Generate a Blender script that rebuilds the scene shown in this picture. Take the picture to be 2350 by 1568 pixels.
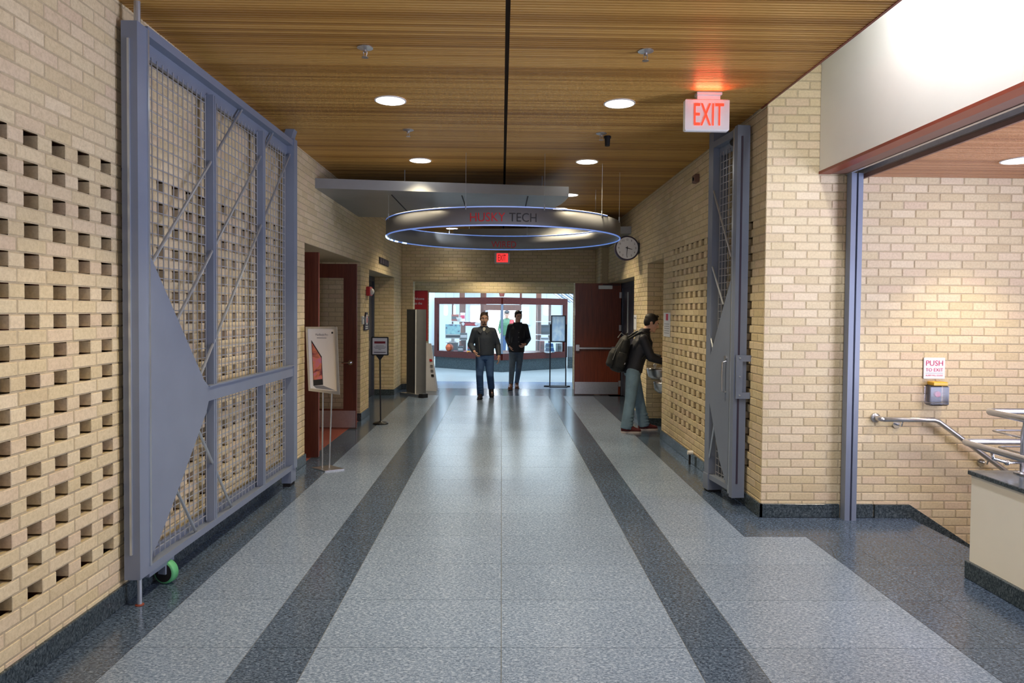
import bpy, math, random
from mathutils import Vector, Matrix
random.seed(7)
S = bpy.context.scene
for o in list(bpy.data.objects):
    bpy.data.objects.remove(o)
COL = S.collection
PI = math.pi

# ---------------------------------------------------------------- camera, world, exposure
EYE = Vector((0, 0, 1.70))
FPX = 1600.0
yaw, pitch, roll = 0.0150, 0.0269, 0.0085
fw = Vector((math.sin(yaw)*math.cos(pitch), math.cos(yaw)*math.cos(pitch), -math.sin(pitch)))
rt = Vector((math.cos(yaw), -math.sin(yaw), 0))
up = rt.cross(fw)
rt2 = rt*math.cos(roll) + up*math.sin(roll)
up2 = -rt*math.sin(roll) + up*math.cos(roll)
cam = bpy.data.cameras.new('camera')
cam.sensor_width = 36
cam.lens = 36*FPX/2350
cam.shift_y = -26/2350
cam.clip_start = 0.05
co = bpy.data.objects.new('camera', cam)
COL.objects.link(co)
m = Matrix((rt2, up2, -fw)).transposed().to_4x4()
m.translation = EYE
co.matrix_world = m
S.camera = co
S.view_settings.view_transform = 'Standard'
S.view_settings.look = 'None'
S.view_settings.gamma = 1
S.view_settings.use_curve_mapping = False
S.view_settings.exposure = -0.06
W = bpy.data.worlds.new('world')
S.world = W
W.use_nodes = True
W.node_tree.nodes['Background'].inputs[0].default_value = (0.70, 0.76, 1.0, 1)
W.node_tree.nodes['Background'].inputs[1].default_value = 0.25


def area_light(name, loc, size, energy, col, rot=(0, 0, 0), parent=None):
    l = bpy.data.lights.new(name, 'AREA')
    l.shape = 'RECTANGLE'
    l.size, l.size_y = size
    l.energy = energy
    l.color = col
    o = bpy.data.objects.new(name, l)
    COL.objects.link(o)
    o.location = loc
    o.rotation_euler = rot
    return o


COOL_FILL = (0.80, 0.80, 1.0)
# added cool fill light behind the photographer, standing in for assumed daylight
area_light('rear_fill', (0.3, -6.6, 2.0), (4.2, 2.8), 110, COOL_FILL, (PI/2, 0, 0))
# the light well over the stair: a linear cove lamp high up inside
area_light('light_well_lamp', (2.24, 2.7, 4.0), (0.14, 3.4), 95, (0.88, 0.90, 1.0), (0, -.55, 0))
# added unseen fill from the stair side, cools the left wall; no window there
area_light('stair_side_fill', (5.38, 2.6, 1.75), (4.6, 1.9), 560, (0.70, 0.73, 1.0), (0, PI/2, 0))
# the bright hall and shop at the far end
area_light('hall_lamp', (0, 18.6, 3.95), (8.5, 3.0), 600, (0.55, 0.76, 1.0))
area_light('shop_lamp', (0, 22.7, 3.1), (6.5, 2.6), 460, (0.68, 0.85, 1.0))


# ---------------------------------------------------------------- materials
def lin(c):
    return c/12.92 if c <= .04045 else ((c+.055)/1.055)**2.4


def C3(r, g, b):
    return (lin(r/255), lin(g/255), lin(b/255), 1)


def base_mat(name, rough=.5, metal=0.0, color=None, spec=None):
    mt = bpy.data.materials.new(name)
    mt.use_nodes = True
    b = mt.node_tree.nodes['Principled BSDF']
    b.inputs['Roughness'].default_value = rough
    b.inputs['Metallic'].default_value = metal
    if color:
        b.inputs['Base Color'].default_value = color
    if spec is not None:
        b.inputs['Specular IOR Level'].default_value = spec
    return mt, b


def nd(mt, t, **kw):
    n = mt.node_tree.nodes.new(t)
    for k, v in kw.items():
        setattr(n, k, v)
    return n


def ramp(mt, stops):
    n = nd(mt, 'ShaderNodeValToRGB')
    e = n.color_ramp.elements
    e[0].position, e[0].color = stops[0]
    e[1].position, e[1].color = stops[-1]
    for p, c in stops[1:-1]:
        x = e.new(p)
        x.color = c
    return n


def plain(name, rgb, rough=.5, metal=0.0, var=.06, scale=9.0, spec=None):
    """one colour with a slight procedural mottling"""
    mt, b = base_mat(name, rough, metal, spec=spec)
    L = mt.node_tree.links
    g = nd(mt, 'ShaderNodeNewGeometry')
    n = nd(mt, 'ShaderNodeTexNoise')
    n.inputs['Scale'].default_value = scale
    n.inputs['Detail'].default_value = 4
    L.new(g.outputs['Position'], n.inputs['Vector'])
    c = C3(*rgb)
    r = ramp(mt, [(.3, tuple(min(1, v*(1-var)) for v in c[:3])+(1,)), (.7, tuple(min(1, v*(1+var)) for v in c[:3])+(1,))])
    L.new(n.outputs['Fac'], r.inputs['Fac'])
    L.new(r.outputs['Color'], b.inputs['Base Color'])
    return mt


def emit(name, rgb, strength, base=(0.8, 0.8, 0.8, 1)):
    mt, b = base_mat(name, .4, 0, base)
    b.inputs['Emission Color'].default_value = C3(*rgb)
    b.inputs['Emission Strength'].default_value = strength
    return mt


def glass(name, tint=(1, 1, 1, 1), rough=0.0, alpha_mix=.12):
    """clear sheet: mostly straight-through with a glossy share"""
    mt = bpy.data.materials.new(name)
    mt.use_nodes = True
    nt = mt.node_tree
    nt.nodes.remove(nt.nodes['Principled BSDF'])
    t = nd(mt, 'ShaderNodeBsdfTransparent')
    t.inputs[0].default_value = tint
    g = nd(mt, 'ShaderNodeBsdfGlossy')
    g.inputs['Roughness'].default_value = rough
    f = nd(mt, 'ShaderNodeFresnel')
    f.inputs[0].default_value = 1.45
    mx = nd(mt, 'ShaderNodeMixShader')
    L = nt.links
    L.new(f.outputs[0], mx.inputs[0])
    L.new(t.outputs[0], mx.inputs[1])
    L.new(g.outputs[0], mx.inputs[2])
    L.new(mx.outputs[0], nt.nodes['Material Output'].inputs['Surface'])
    return mt


def brick_mat(name, cols, rough=.85):
    mt, b = base_mat(name, rough, spec=.25)
    L = mt.node_tree.links
    g = nd(mt, 'ShaderNodeNewGeometry')
    oi = nd(mt, 'ShaderNodeObjectInfo')
    ad = nd(mt, 'ShaderNodeMath', operation='ADD')
    fr = nd(mt, 'ShaderNodeMath', operation='FRACT')
    L.new(g.outputs['Random Per Island'], ad.inputs[0])
    L.new(oi.outputs['Random'], ad.inputs[1])
    L.new(ad.outputs[0], fr.inputs[0])
    k = len(cols)
    r = ramp(mt, [(i/(k-1), C3(*c)) for i, c in enumerate(cols)])
    L.new(fr.outputs[0], r.inputs['Fac'])
    n = nd(mt, 'ShaderNodeTexNoise')
    n.inputs['Scale'].default_value = 60
    n.inputs['Detail'].default_value = 5
    n.inputs['Roughness'].default_value = .7
    L.new(g.outputs['Position'], n.inputs['Vector'])
    r2 = ramp(mt, [(.25, (.72, .68, .6, 1)), (.6, (1.05, 1.05, 1.05, 1))])
    L.new(n.outputs['Fac'], r2.inputs['Fac'])
    mx = nd(mt, 'ShaderNodeMix', data_type='RGBA', blend_type='MULTIPLY')
    mx.inputs['Factor'].default_value = .7
    L.new(r.outputs['Color'], mx.inputs[6])
    L.new(r2.outputs['Color'], mx.inputs[7])
    L.new(mx.outputs[2], b.inputs['Base Color'])
    bp = nd(mt, 'ShaderNodeBump')
    bp.inputs['Strength'].default_value = .25
    bp.inputs['Distance'].default_value = .002
    L.new(n.outputs['Fac'], bp.inputs['Height'])
    L.new(bp.outputs['Normal'], b.inputs['Normal'])
    return mt


def granite(name, dark, mid, light, rough=.2, spread=(.36, .5, .66), joint=0):
    mt, b = base_mat(name, rough, spec=.5)
    L = mt.node_tree.links
    g = nd(mt, 'ShaderNodeNewGeometry')
    mp = nd(mt, 'ShaderNodeMapping')
    mp.inputs['Scale'].default_value = (1, 1.6, 1)
    mp.inputs['Rotation'].default_value = (0, 0, .5)
    L.new(g.outputs['Position'], mp.inputs['Vector'])
    n = nd(mt, 'ShaderNodeTexNoise')
    n.inputs['Scale'].default_value = 62
    n.inputs['Detail'].default_value = 3
    n.inputs['Roughness'].default_value = .6
    n.inputs['Distortion'].default_value = .8
    L.new(mp.outputs[0], n.inputs['Vector'])
    r = ramp(mt, [(spread[0], C3(*dark)), (spread[1], C3(*mid)), (spread[2], C3(*light))])
    L.new(n.outputs['Fac'], r.inputs['Fac'])
    n2 = nd(mt, 'ShaderNodeTexNoise')
    n2.inputs['Scale'].default_value = 1.3
    n2.inputs['Detail'].default_value = 3
    L.new(g.outputs['Position'], n2.inputs['Vector'])
    oi = nd(mt, 'ShaderNodeObjectInfo')
    ad = nd(mt, 'ShaderNodeMath', operation='MULTIPLY_ADD')
    ad.inputs[1].default_value = .35
    L.new(oi.outputs['Random'], ad.inputs[0])
    L.new(n2.outputs['Fac'], ad.inputs[2])
    r2 = ramp(mt, [(.25, (.88, .88, .88, 1)), (1.0, (1.08, 1.08, 1.08, 1))])
    L.new(ad.outputs[0], r2.inputs['Fac'])
    mx = nd(mt, 'ShaderNodeMix', data_type='RGBA', blend_type='MULTIPLY')
    mx.inputs['Factor'].default_value = 1
    L.new(r.outputs['Color'], mx.inputs[6])
    L.new(r2.outputs['Color'], mx.inputs[7])
    L.new(mx.outputs[2], b.inputs['Base Color'])
    return mt


def slat_mat(name, cols, rough=.42):
    mt, b = base_mat(name, rough, spec=.4)
    L = mt.node_tree.links
    g = nd(mt, 'ShaderNodeNewGeometry')
    sx = nd(mt, 'ShaderNodeMapping')
    sx.inputs['Scale'].default_value = (.12, 2.3, 0)
    L.new(g.outputs['Position'], sx.inputs['Vector'])
    n = nd(mt, 'ShaderNodeTexNoise')
    n.inputs['Scale'].default_value = 1.4
    n.inputs['Detail'].default_value = 2
    L.new(sx.outputs[0], n.inputs['Vector'])
    m1 = nd(mt, 'ShaderNodeMath', operation='MULTIPLY_ADD')
    m1.inputs[1].default_value = .45
    L.new(g.outputs['Random Per Island'], m1.inputs[0])
    L.new(n.outputs['Fac'], m1.inputs[2])
    gr = nd(mt, 'ShaderNodeTexNoise')
    mp = nd(mt, 'ShaderNodeMapping')
    mp.inputs['Scale'].default_value = (3, 160, 60)
    L.new(g.outputs['Position'], mp.inputs['Vector'])
    L.new(mp.outputs[0], gr.inputs['Vector'])
    m2 = nd(mt, 'ShaderNodeMath', operation='MULTIPLY_ADD')
    m2.inputs[1].default_value = .25
    L.new(gr.outputs['Fac'], m2.inputs[0])
    L.new(m1.outputs[0], m2.inputs[2])
    k = len(cols)
    r = ramp(mt, [(.42+.62*i/(k-1), C3(*c)) for i, c in enumerate(cols)])
    L.new(m2.outputs[0], r.inputs['Fac'])
    L.new(r.outputs['Color'], b.inputs['Base Color'])
    return mt


def wood_mat(name, a, c, rough=.3, vertical=True):
    mt, b = base_mat(name, rough, spec=.5)
    L = mt.node_tree.links
    g = nd(mt, 'ShaderNodeNewGeometry')
    mp = nd(mt, 'ShaderNodeMapping')
    mp.inputs['Scale'].default_value = (30, 30, 2) if vertical else (2, 30, 30)
    L.new(g.outputs['Position'], mp.inputs['Vector'])
    n = nd(mt, 'ShaderNodeTexNoise')
    n.inputs['Scale'].default_value = 1.5
    n.inputs['Detail'].default_value = 5
    L.new(mp.outputs[0], n.inputs['Vector'])
    r = ramp(mt, [(.3, C3(*a)), (.7, C3(*c))])
    L.new(n.outputs['Fac'], r.inputs['Fac'])
    L.new(r.outputs['Color'], b.inputs['Base Color'])
    return mt


M = {}
M['brick'] = brick_mat('tan_brick', [(222, 205, 168), (212, 195, 155), (226, 210, 176), (216, 195, 164), (220, 205, 168), (208, 190, 152)])
M['mortar'] = plain('mortar', (186, 170, 138), .95, 0, .1, 40)
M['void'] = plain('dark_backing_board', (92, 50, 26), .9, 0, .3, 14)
M['gr_light'] = granite('light_granite', (83, 98, 119), (121, 139, 162), (167, 183, 206), .24, (.3, .5, .7))
M['gr_dark'] = granite('dark_granite', (38, 49, 64), (68, 84, 104), (122, 138, 160), .18, (.33, .5, .74))
M['gr_base'] = granite('base_granite', (34, 44, 50), (60, 72, 78), (104, 114, 118), .25, (.33, .5, .74))
M['joint'] = plain('floor_joint', (100, 104, 106), .8, 0, .1, 20)
M['slat'] = slat_mat('ceiling_slat_wood', [(140, 98, 44), (162, 118, 56), (182, 137, 68), (200, 156, 84)])
M['slat_pink'] = slat_mat('stair_slat_wood', [(128, 84, 52), (150, 100, 64), (168, 116, 74), (180, 130, 88)])
M['slat_back'] = plain('ceiling_backing', (38, 26, 16), .9)
M['gate'] = plain('grey_gate_paint', (122, 132, 150), .38, 0, .04, 5)
M['wire'] = plain('galvanised_wire', (186, 190, 198), .35, .5, .05)
M['rod'] = plain('steel_rod', (190, 198, 206), .3, .7, .05)
M['steel'] = plain('brushed_steel', (200, 200, 202), .3, .9, .06, 30)
M['chrome'] = plain('chrome', (220, 222, 226), .12, 1, .03)
M['cherry'] = wood_mat('cherry_wood', (106, 46, 24), (130, 60, 34), .3)
M['cherry_dark'] = wood_mat('dark_cherry_wood', (78, 36, 24), (98, 48, 32), .35)
M['cherry_h'] = wood_mat('cherry_wood_rail', (74, 28, 24), (96, 38, 30), .16, False)
M['post_wood'] = wood_mat('brown_post_wood', (86, 54, 44), (110, 72, 58), .3)
M['drywall'] = plain('white_drywall', (226, 224, 214), .8, 0, .02, 3)
M['cream'] = plain('cream_paint', (242, 238, 222), .7, 0, .02, 3)
M['redtrim'] = plain('red_brown_trim', (128, 60, 42), .45)
M['undertrim'] = plain('brown_soffit', (120, 90, 78), .6)
M['white'] = plain('white_plastic', (228, 228, 226), .45, 0, .02)
M['paper'] = plain('paper', (228, 230, 236), .6, 0, .02)
M['black'] = plain('black_plastic', (20, 20, 22), .45)
M['blackmetal'] = plain('black_metal', (28, 32, 44), .35, .3)
M['rubber'] = plain('black_rubber', (24, 22, 22), .7)
M['green'] = plain('green_tyre', (96, 178, 120), .5)
M['red'] = plain('red_paint', (190, 34, 40), .45)
M['maroon'] = plain('maroon_print', (130, 28, 44), .6)
M['purple'] = plain('dark_purple_plastic', (58, 50, 70), .5)
M['greydoor'] = plain('grey_door_paint', (74, 80, 98), .4)
M['canopy'] = plain('grey_metal_canopy', (140, 142, 142), .4, .25, .05, 4)
M['ring'] = plain('grey_ring_panel', (132, 134, 138), .45, .1, .04, 4)
M['panelgrey'] = plain('grey_display_fabric', (112, 114, 116), .8, 0, .05)
M['panelshade'] = plain('shaded_display_fabric', (78, 78, 78), .85, 0, .05)  # same fabric darkened: the left panel's shade is put into its colour
M['glass'] = glass('clear_glass')
M['acrylic'] = glass('clear_acrylic', (.86, .87, .92, 1), .1)
M['terra'] = plain('red_floor_mat', (150, 78, 64), .8, 0, .12, 30)
M['hallwall'] = plain('hall_white_paint', (226, 236, 242), .7, 0, .02)
M['hallfloor'] = granite('hall_floor_stone', (150, 155, 155), (172, 177, 176), (196, 200, 198), .28)
M['lamp'] = emit('lamp_glow', (255, 250, 246), 14)
M['lamp_shop'] = emit('shop_lamp_glow', (240, 246, 255), 6)
M['led'] = emit('blue_led', (64, 128, 230), .65)
M['led_hot'] = emit('bright_blue_led', (180, 210, 255), 2.5)
M['exit_red'] = emit('exit_letter_glow', (255, 60, 36), 1.5, (.6, .05, .02, 1))
M['exit_face'] = emit('exit_face_glow', (255, 60, 60), 1.05, (.6, .05, .03, 1))
M['ink_red'] = plain('red_ink', (200, 38, 46), .5)
M['ink_black'] = plain('black_ink', (30, 30, 34), .5)
M['ink_grey'] = plain('grey_ink', (120, 120, 124), .6)
M['ink_pink'] = plain('pink_ink', (206, 60, 96), .6)
M['yellow'] = plain('yellow_plastic', (226, 180, 40), .4)
M['orange'] = plain('orange_leather', (206, 98, 52), .6)
M['leaf'] = plain('green_leaf', (60, 110, 74), .5, 0, .25, 20)
M['skin'] = plain('skin', (222, 176, 152), .55, 0, .05, 12)
M['hair_dark'] = plain('dark_hair', (34, 27, 23), .6, 0, .3, 60)
M['hair_brown'] = plain('greying_brown_hair', (74, 58, 46), .65, 0, .3, 60)
def cloth(mt, sc=11, st=.22):
    b = mt.node_tree.nodes['Principled BSDF']
    n = nd(mt, 'ShaderNodeTexNoise'); n.inputs['Scale'].default_value = sc; n.inputs['Detail'].default_value = 3; n.inputs['Distortion'].default_value = .3
    g = nd(mt, 'ShaderNodeNewGeometry'); bp = nd(mt, 'ShaderNodeBump'); bp.inputs['Strength'].default_value = st; bp.inputs['Distance'].default_value = .03
    L = mt.node_tree.links
    L.new(g.outputs['Position'], n.inputs['Vector']); L.new(n.outputs['Fac'], bp.inputs['Height']); L.new(bp.outputs['Normal'], b.inputs['Normal'])
    return mt


M['jacket_navy'] = plain('charcoal_navy_jacket', (58, 66, 78), .6, 0, .15, 7)
M['jacket_black'] = plain('black_jacket', (32, 34, 44), .6, 0, .2, 8)
M['collar'] = plain('grey_collar', (82, 86, 88), .7)
M['jean_blue'] = plain('blue_denim', (56, 88, 134), .8, 0, .14, 10)
M['jean_grey'] = plain('grey_blue_denim', (90, 110, 132), .8, 0, .14, 10)
M['jean_pale'] = plain('washed_denim', (116, 144, 162), .8, 0, .16, 9)
M['shoe_brown'] = plain('brown_leather', (104, 66, 46), .5)
M['shoe_dark'] = plain('dark_leather', (36, 30, 34), .45)
M['sole_white'] = plain('white_sole', (200, 190, 186), .6)
M['shoe_red'] = plain('dark_red_canvas', (92, 34, 36), .7)
M['eye'] = plain('eye_white', (226, 222, 216), .3)
M['iris'] = plain('dark_iris', (40, 28, 22), .3)
M['lip'] = plain('lip', (168, 98, 88), .5)
M['pack'] = plain('black_backpack_fabric', (26, 28, 28), .7, 0, .2, 14)
M['grey_strap'] = plain('grey_webbing', (130, 132, 128), .7)


for q in ('jacket_navy', 'jacket_black', 'jean_blue', 'jean_grey', 'jean_pale', 'pack'):
    cloth(M[q])


# ---------------------------------------------------------------- mesh helpers
def wloc(o):
    v = Vector((0, 0, 0))
    while o is not None:
        v = v + o.location
        o = o.parent
    return v


class G:
    def __init__(s):
        s.v = []
        s.f = []
        s.mi = []
        s.cm = 0
        s.sm = []
        s.cs = False

    def add(s, vs, fs):
        b = len(s.v)
        s.v += [tuple(v) for v in vs]
        s.f += [tuple(i+b for i in f) for f in fs]
        s.mi += [s.cm]*len(fs)
        s.sm += [s.cs]*len(fs)
        return s

    def box(s, x0, x1, y0, y1, z0, z1):
        v = [(x, y, z) for z in (z0, z1) for y in (y0, y1) for x in (x0, x1)]
        return s.add(v, [(0, 2, 3, 1), (4, 5, 7, 6), (0, 1, 5, 4), (2, 6, 7, 3), (0, 4, 6, 2), (1, 3, 7, 5)])

    def bbox(s, x0, x1, y0, y1, z0, z1, c=.006):
        """box with chamfered vertical and horizontal edges (inset rings)"""
        v = []
        for (z, i) in ((z0, c), (z0+c, 0), (z1-c, 0), (z1, c)):
            v += [(x0+i, y0+i, z), (x1-i, y0+i, z), (x1-i, y1-i, z), (x0+i, y1-i, z)]
        f = [(3, 2, 1, 0), (12, 13, 14, 15)]
        for k in range(3):
            for j in range(4):
                a, b2 = k*4+j, k*4+(j+1) % 4
                f.append((a, b2, b2+4, a+4))
        return s.add(v, f)

    def obox(s, c, ax, h):
        c = Vector(c)
        v = [c+ax[0]*(h[0]*i)+ax[1]*(h[1]*j)+ax[2]*(h[2]*k) for k in (-1, 1) for j in (-1, 1) for i in (-1, 1)]
        return s.add(v, [(0, 2, 3, 1), (4, 5, 7, 6), (0, 1, 5, 4), (2, 6, 7, 3), (0, 4, 6, 2), (1, 3, 7, 5)])

    def prism(s, pts, d):
        """flat polygon (3D points) extruded by vector d"""
        n = len(pts)
        p = [Vector(q) for q in pts]
        d = Vector(d)
        fs = [tuple(range(n-1, -1, -1)), tuple(range(n, 2*n))]
        fs += [(i, (i+1) % n, n+(i+1) % n, n+i) for i in range(n)]
        return s.add(p+[q+d for q in p], fs)

    def cyl(s, p0, p1, r0, r1=None, n=12, caps=True):
        r1 = r0 if r1 is None else r1
        p0, p1 = Vector(p0), Vector(p1)
        d = (p1-p0).normalized()
        a = d.orthogonal().normalized()
        b = d.cross(a)
        v = []
        for p, r in ((p0, r0), (p1, r1)):
            v += [p+a*(r*math.cos(2*PI*i/n))+b*(r*math.sin(2*PI*i/n)) for i in range(n)]
        fs = [(i, (i+1) % n, n+(i+1) % n, n+i) for i in range(n)]
        if caps:
            fs += [tuple(range(n-1, -1, -1)), tuple(range(n, 2*n))]
        return s.add(v, fs)

    def tube(s, pts, r, n=10, caps=True, closed=False):
        pts = [Vector(p) for p in pts]
        k = len(pts)
        v = []
        a = None
        for i, p in enumerate(pts):
            if closed:
                t = (pts[(i+1) % k]-pts[i-1]).normalized()
            else:
                t = (pts[min(i+1, k-1)]-pts[max(i-1, 0)]).normalized()
            if a is None:
                a = t.orthogonal().normalized()
            a = (a-t*a.dot(t)).normalized()
            b = t.cross(a)
            rr = r[i] if isinstance(r, (list, tuple)) else r
            v += [p+a*(rr*math.cos(2*PI*j/n))+b*(rr*math.sin(2*PI*j/n)) for j in range(n)]
        fs = []
        for i in range(k if closed else k-1):
            for j in range(n):
                i2 = (i+1) % k
                fs.append((i*n+j, i*n+(j+1) % n, i2*n+(j+1) % n, i2*n+j))
        if caps and not closed:
            fs += [tuple(range(n-1, -1, -1)), tuple(range((k-1)*n, k*n))]
        return s.add(v, fs)

    def lathe(s, prof, c, axis=(0, 0, 1), n=24, caps=True):
        """profile [(radius, height)] about an axis through c"""
        c = Vector(c)
        d = Vector(axis).normalized()
        a = d.orthogonal().normalized()
        b = d.cross(a)
        v = []
        for r, h in prof:
            v += [c+d*h+a*(r*math.cos(2*PI*j/n))+b*(r*math.sin(2*PI*j/n)) for j in range(n)]
        fs = []
        for i in range(len(prof)-1):
            for j in range(n):
                fs.append((i*n+j, i*n+(j+1) % n, (i+1)*n+(j+1) % n, (i+1)*n+j))
        if caps:
            fs += [tuple(range(n-1, -1, -1)), tuple(range((len(prof)-1)*n, len(prof)*n))]
        return s.add(v, fs)

    def ell(s, c, r, ax=None, nu=14, nv=9):
        c = Vector(c)
        ax = ax or (Vector((1, 0, 0)), Vector((0, 1, 0)), Vector((0, 0, 1)))
        v = [c+ax[2]*r[2]]
        for i in range(1, nv):
            t = PI*i/nv
            for j in range(nu):
                p = 2*PI*j/nu
                v.append(c+ax[0]*(r[0]*math.sin(t)*math.cos(p))+ax[1]*(r[1]*math.sin(t)*math.sin(p))+ax[2]*(r[2]*math.cos(t)))
        v.append(c-ax[2]*r[2])
        fs = [(0, 1+j, 1+(j+1) % nu) for j in range(nu)]
        for i in range(nv-2):
            for j in range(nu):
                a = 1+i*nu
                fs.append((a+j, a+nu+j, a+nu+(j+1) % nu, a+(j+1) % nu))
        a = 1+(nv-2)*nu
        e = len(v)-1
        fs += [(a+j, e, a+(j+1) % nu) for j in range(nu)]
        return s.add(v, fs)

    def cap(s, p0, p1, r0, r1=None):
        """closed tapered capsule"""
        r1 = r0 if r1 is None else r1
        s.cyl(p0, p1, r0, r1, 14)
        s.ell(p0, (r0,)*3)
        return s.ell(p1, (r1,)*3)

    def loft(s, rings, sx, fy, n=20):
        """rings [(centre, half width along sx, half depth along fy)] closed at both ends"""
        v = []
        for c, a, b in rings:
            c = Vector(c)
            v += [c+sx*(a*math.cos(2*PI*j/n))+fy*(b*math.sin(2*PI*j/n)) for j in range(n)]
        fs = []
        k = len(rings)
        for i in range(k-1):
            for j in range(n):
                fs.append((i*n+j, i*n+(j+1) % n, (i+1)*n+(j+1) % n, (i+1)*n+j))
        fs += [tuple(range(n-1, -1, -1)), tuple(range((k-1)*n, k*n))]
        return s.add(v, fs)

    def mesh(s, name, mats, off=Vector((0, 0, 0))):
        me = bpy.data.meshes.new(name)
        me.from_pydata([(a[0]-off.x, a[1]-off.y, a[2]-off.z) for a in s.v], [], s.f)
        for mm in (mats if isinstance(mats, (list, tuple)) else [mats]):
            me.materials.append(mm)
        me.polygons.foreach_set('material_index', s.mi)
        me.polygons.foreach_set('use_smooth', s.sm)
        me.update()
        return me

    def build(s, name, mats, parent=None, fix=True):
        if fix:
            me = s.mesh(name, mats, wloc(parent))
            import bmesh
            b = bmesh.new()
            b.from_mesh(me)
            bmesh.ops.recalc_face_normals(b, faces=b.faces)
            b.to_mesh(me)
            b.free()
        else:
            me = s.mesh(name, mats, wloc(parent))
        o = bpy.data.objects.new(name, me)
        COL.objects.link(o)
        if parent:
            o.parent = parent
        return o


def smooth(o):
    for p in o.data.polygons:
        p.use_smooth = True
    return o


def thing(name, label, cat, loc, group=None):
    o = bpy.data.objects.new(name, None)
    o.empty_display_size = .1
    COL.objects.link(o)
    o.location = loc
    o['label'] = label
    o['category'] = cat
    if group:
        o['group'] = group
    return o


def tag(o, label, cat, group=None):
    o['label'] = label
    o['category'] = cat
    if group:
        o['group'] = group
    return o


def struct(o):
    o['kind'] = 'structure'
    return o


def stuff(o):
    o['kind'] = 'stuff'
    return o


def copy_tree(o, parent=None):
    c = o.copy()
    COL.objects.link(c)
    if parent:
        c.parent = parent
    for ch in list(o.children):
        copy_tree(ch, c)
    return c


def text(body, o, u, v, w, h, mat, parent, name='lettering', thick=.0015, warp=None):
    """flat lettering fitted to w x h; o = lower left corner, u/v = directions"""
    cu = bpy.data.curves.new('t', 'FONT')
    cu.body = body
    cu.size = 1
    cu.resolution_u = 3
    ob = bpy.data.objects.new('t', cu)
    COL.objects.link(ob)
    dg = bpy.context.evaluated_depsgraph_get()
    me = bpy.data.meshes.new_from_object(ob.evaluated_get(dg))
    bpy.data.objects.remove(ob)
    xs = [q.co.x for q in me.vertices]
    ys = [q.co.y for q in me.vertices]
    x0, x1, y0, y1 = min(xs), max(xs), min(ys), max(ys)
    off = wloc(parent)
    o, u, v = Vector(o), Vector(u).normalized(), Vector(v).normalized()
    nn = u.cross(v)
    for q in me.vertices:
        a = (q.co.x-x0)/(x1-x0)*w
        b = (q.co.y-y0)/(y1-y0)*h
        p = warp(a, b) if warp else o+u*a+v*b+nn*thick
        q.co = Vector(p)-off
    me.materials.clear()
    me.materials.append(mat)
    t = bpy.data.objects.new(name, me)
    COL.objects.link(t)
    t.parent = parent
    return t


def px_size(p):
    d = Vector(p)-EYE
    z = d.dot(fw)
    if z < .3:
        return 0
    x = 1175+FPX*d.dot(rt2)/z
    y = 784-26-FPX*d.dot(up2)/z
    if x < -30 or x > 2380 or y < -20 or y > 1590:
        return 0
    return FPX/z


# ---------------------------------------------------------------- brickwork
CH = 0.0695
_bm = {}


def brick_mesh(l, d):
    k = (round(l, 3), round(d, 3))
    if k not in _bm:
        g = G()
        a, h, c = k[0]/2, (CH-.010)/2, .003
        v = []
        for y, i in ((0, c), (c, 0), (k[1], 0)):
            v += [(-a+i, y, -h+i), (a-i, y, -h+i), (a-i, y, h-i), (-a+i, y, h-i)]
        f = [(0, 1, 2, 3)]
        for q in range(2):
            for j in range(4):
                p, r = q*4+j, q*4+(j+1) % 4
                f.append((p, p+4, r+4, r))
        g.add(v, f)
        _bm[k] = g.mesh('brick', M['brick'])
    return _bm[k]


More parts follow.
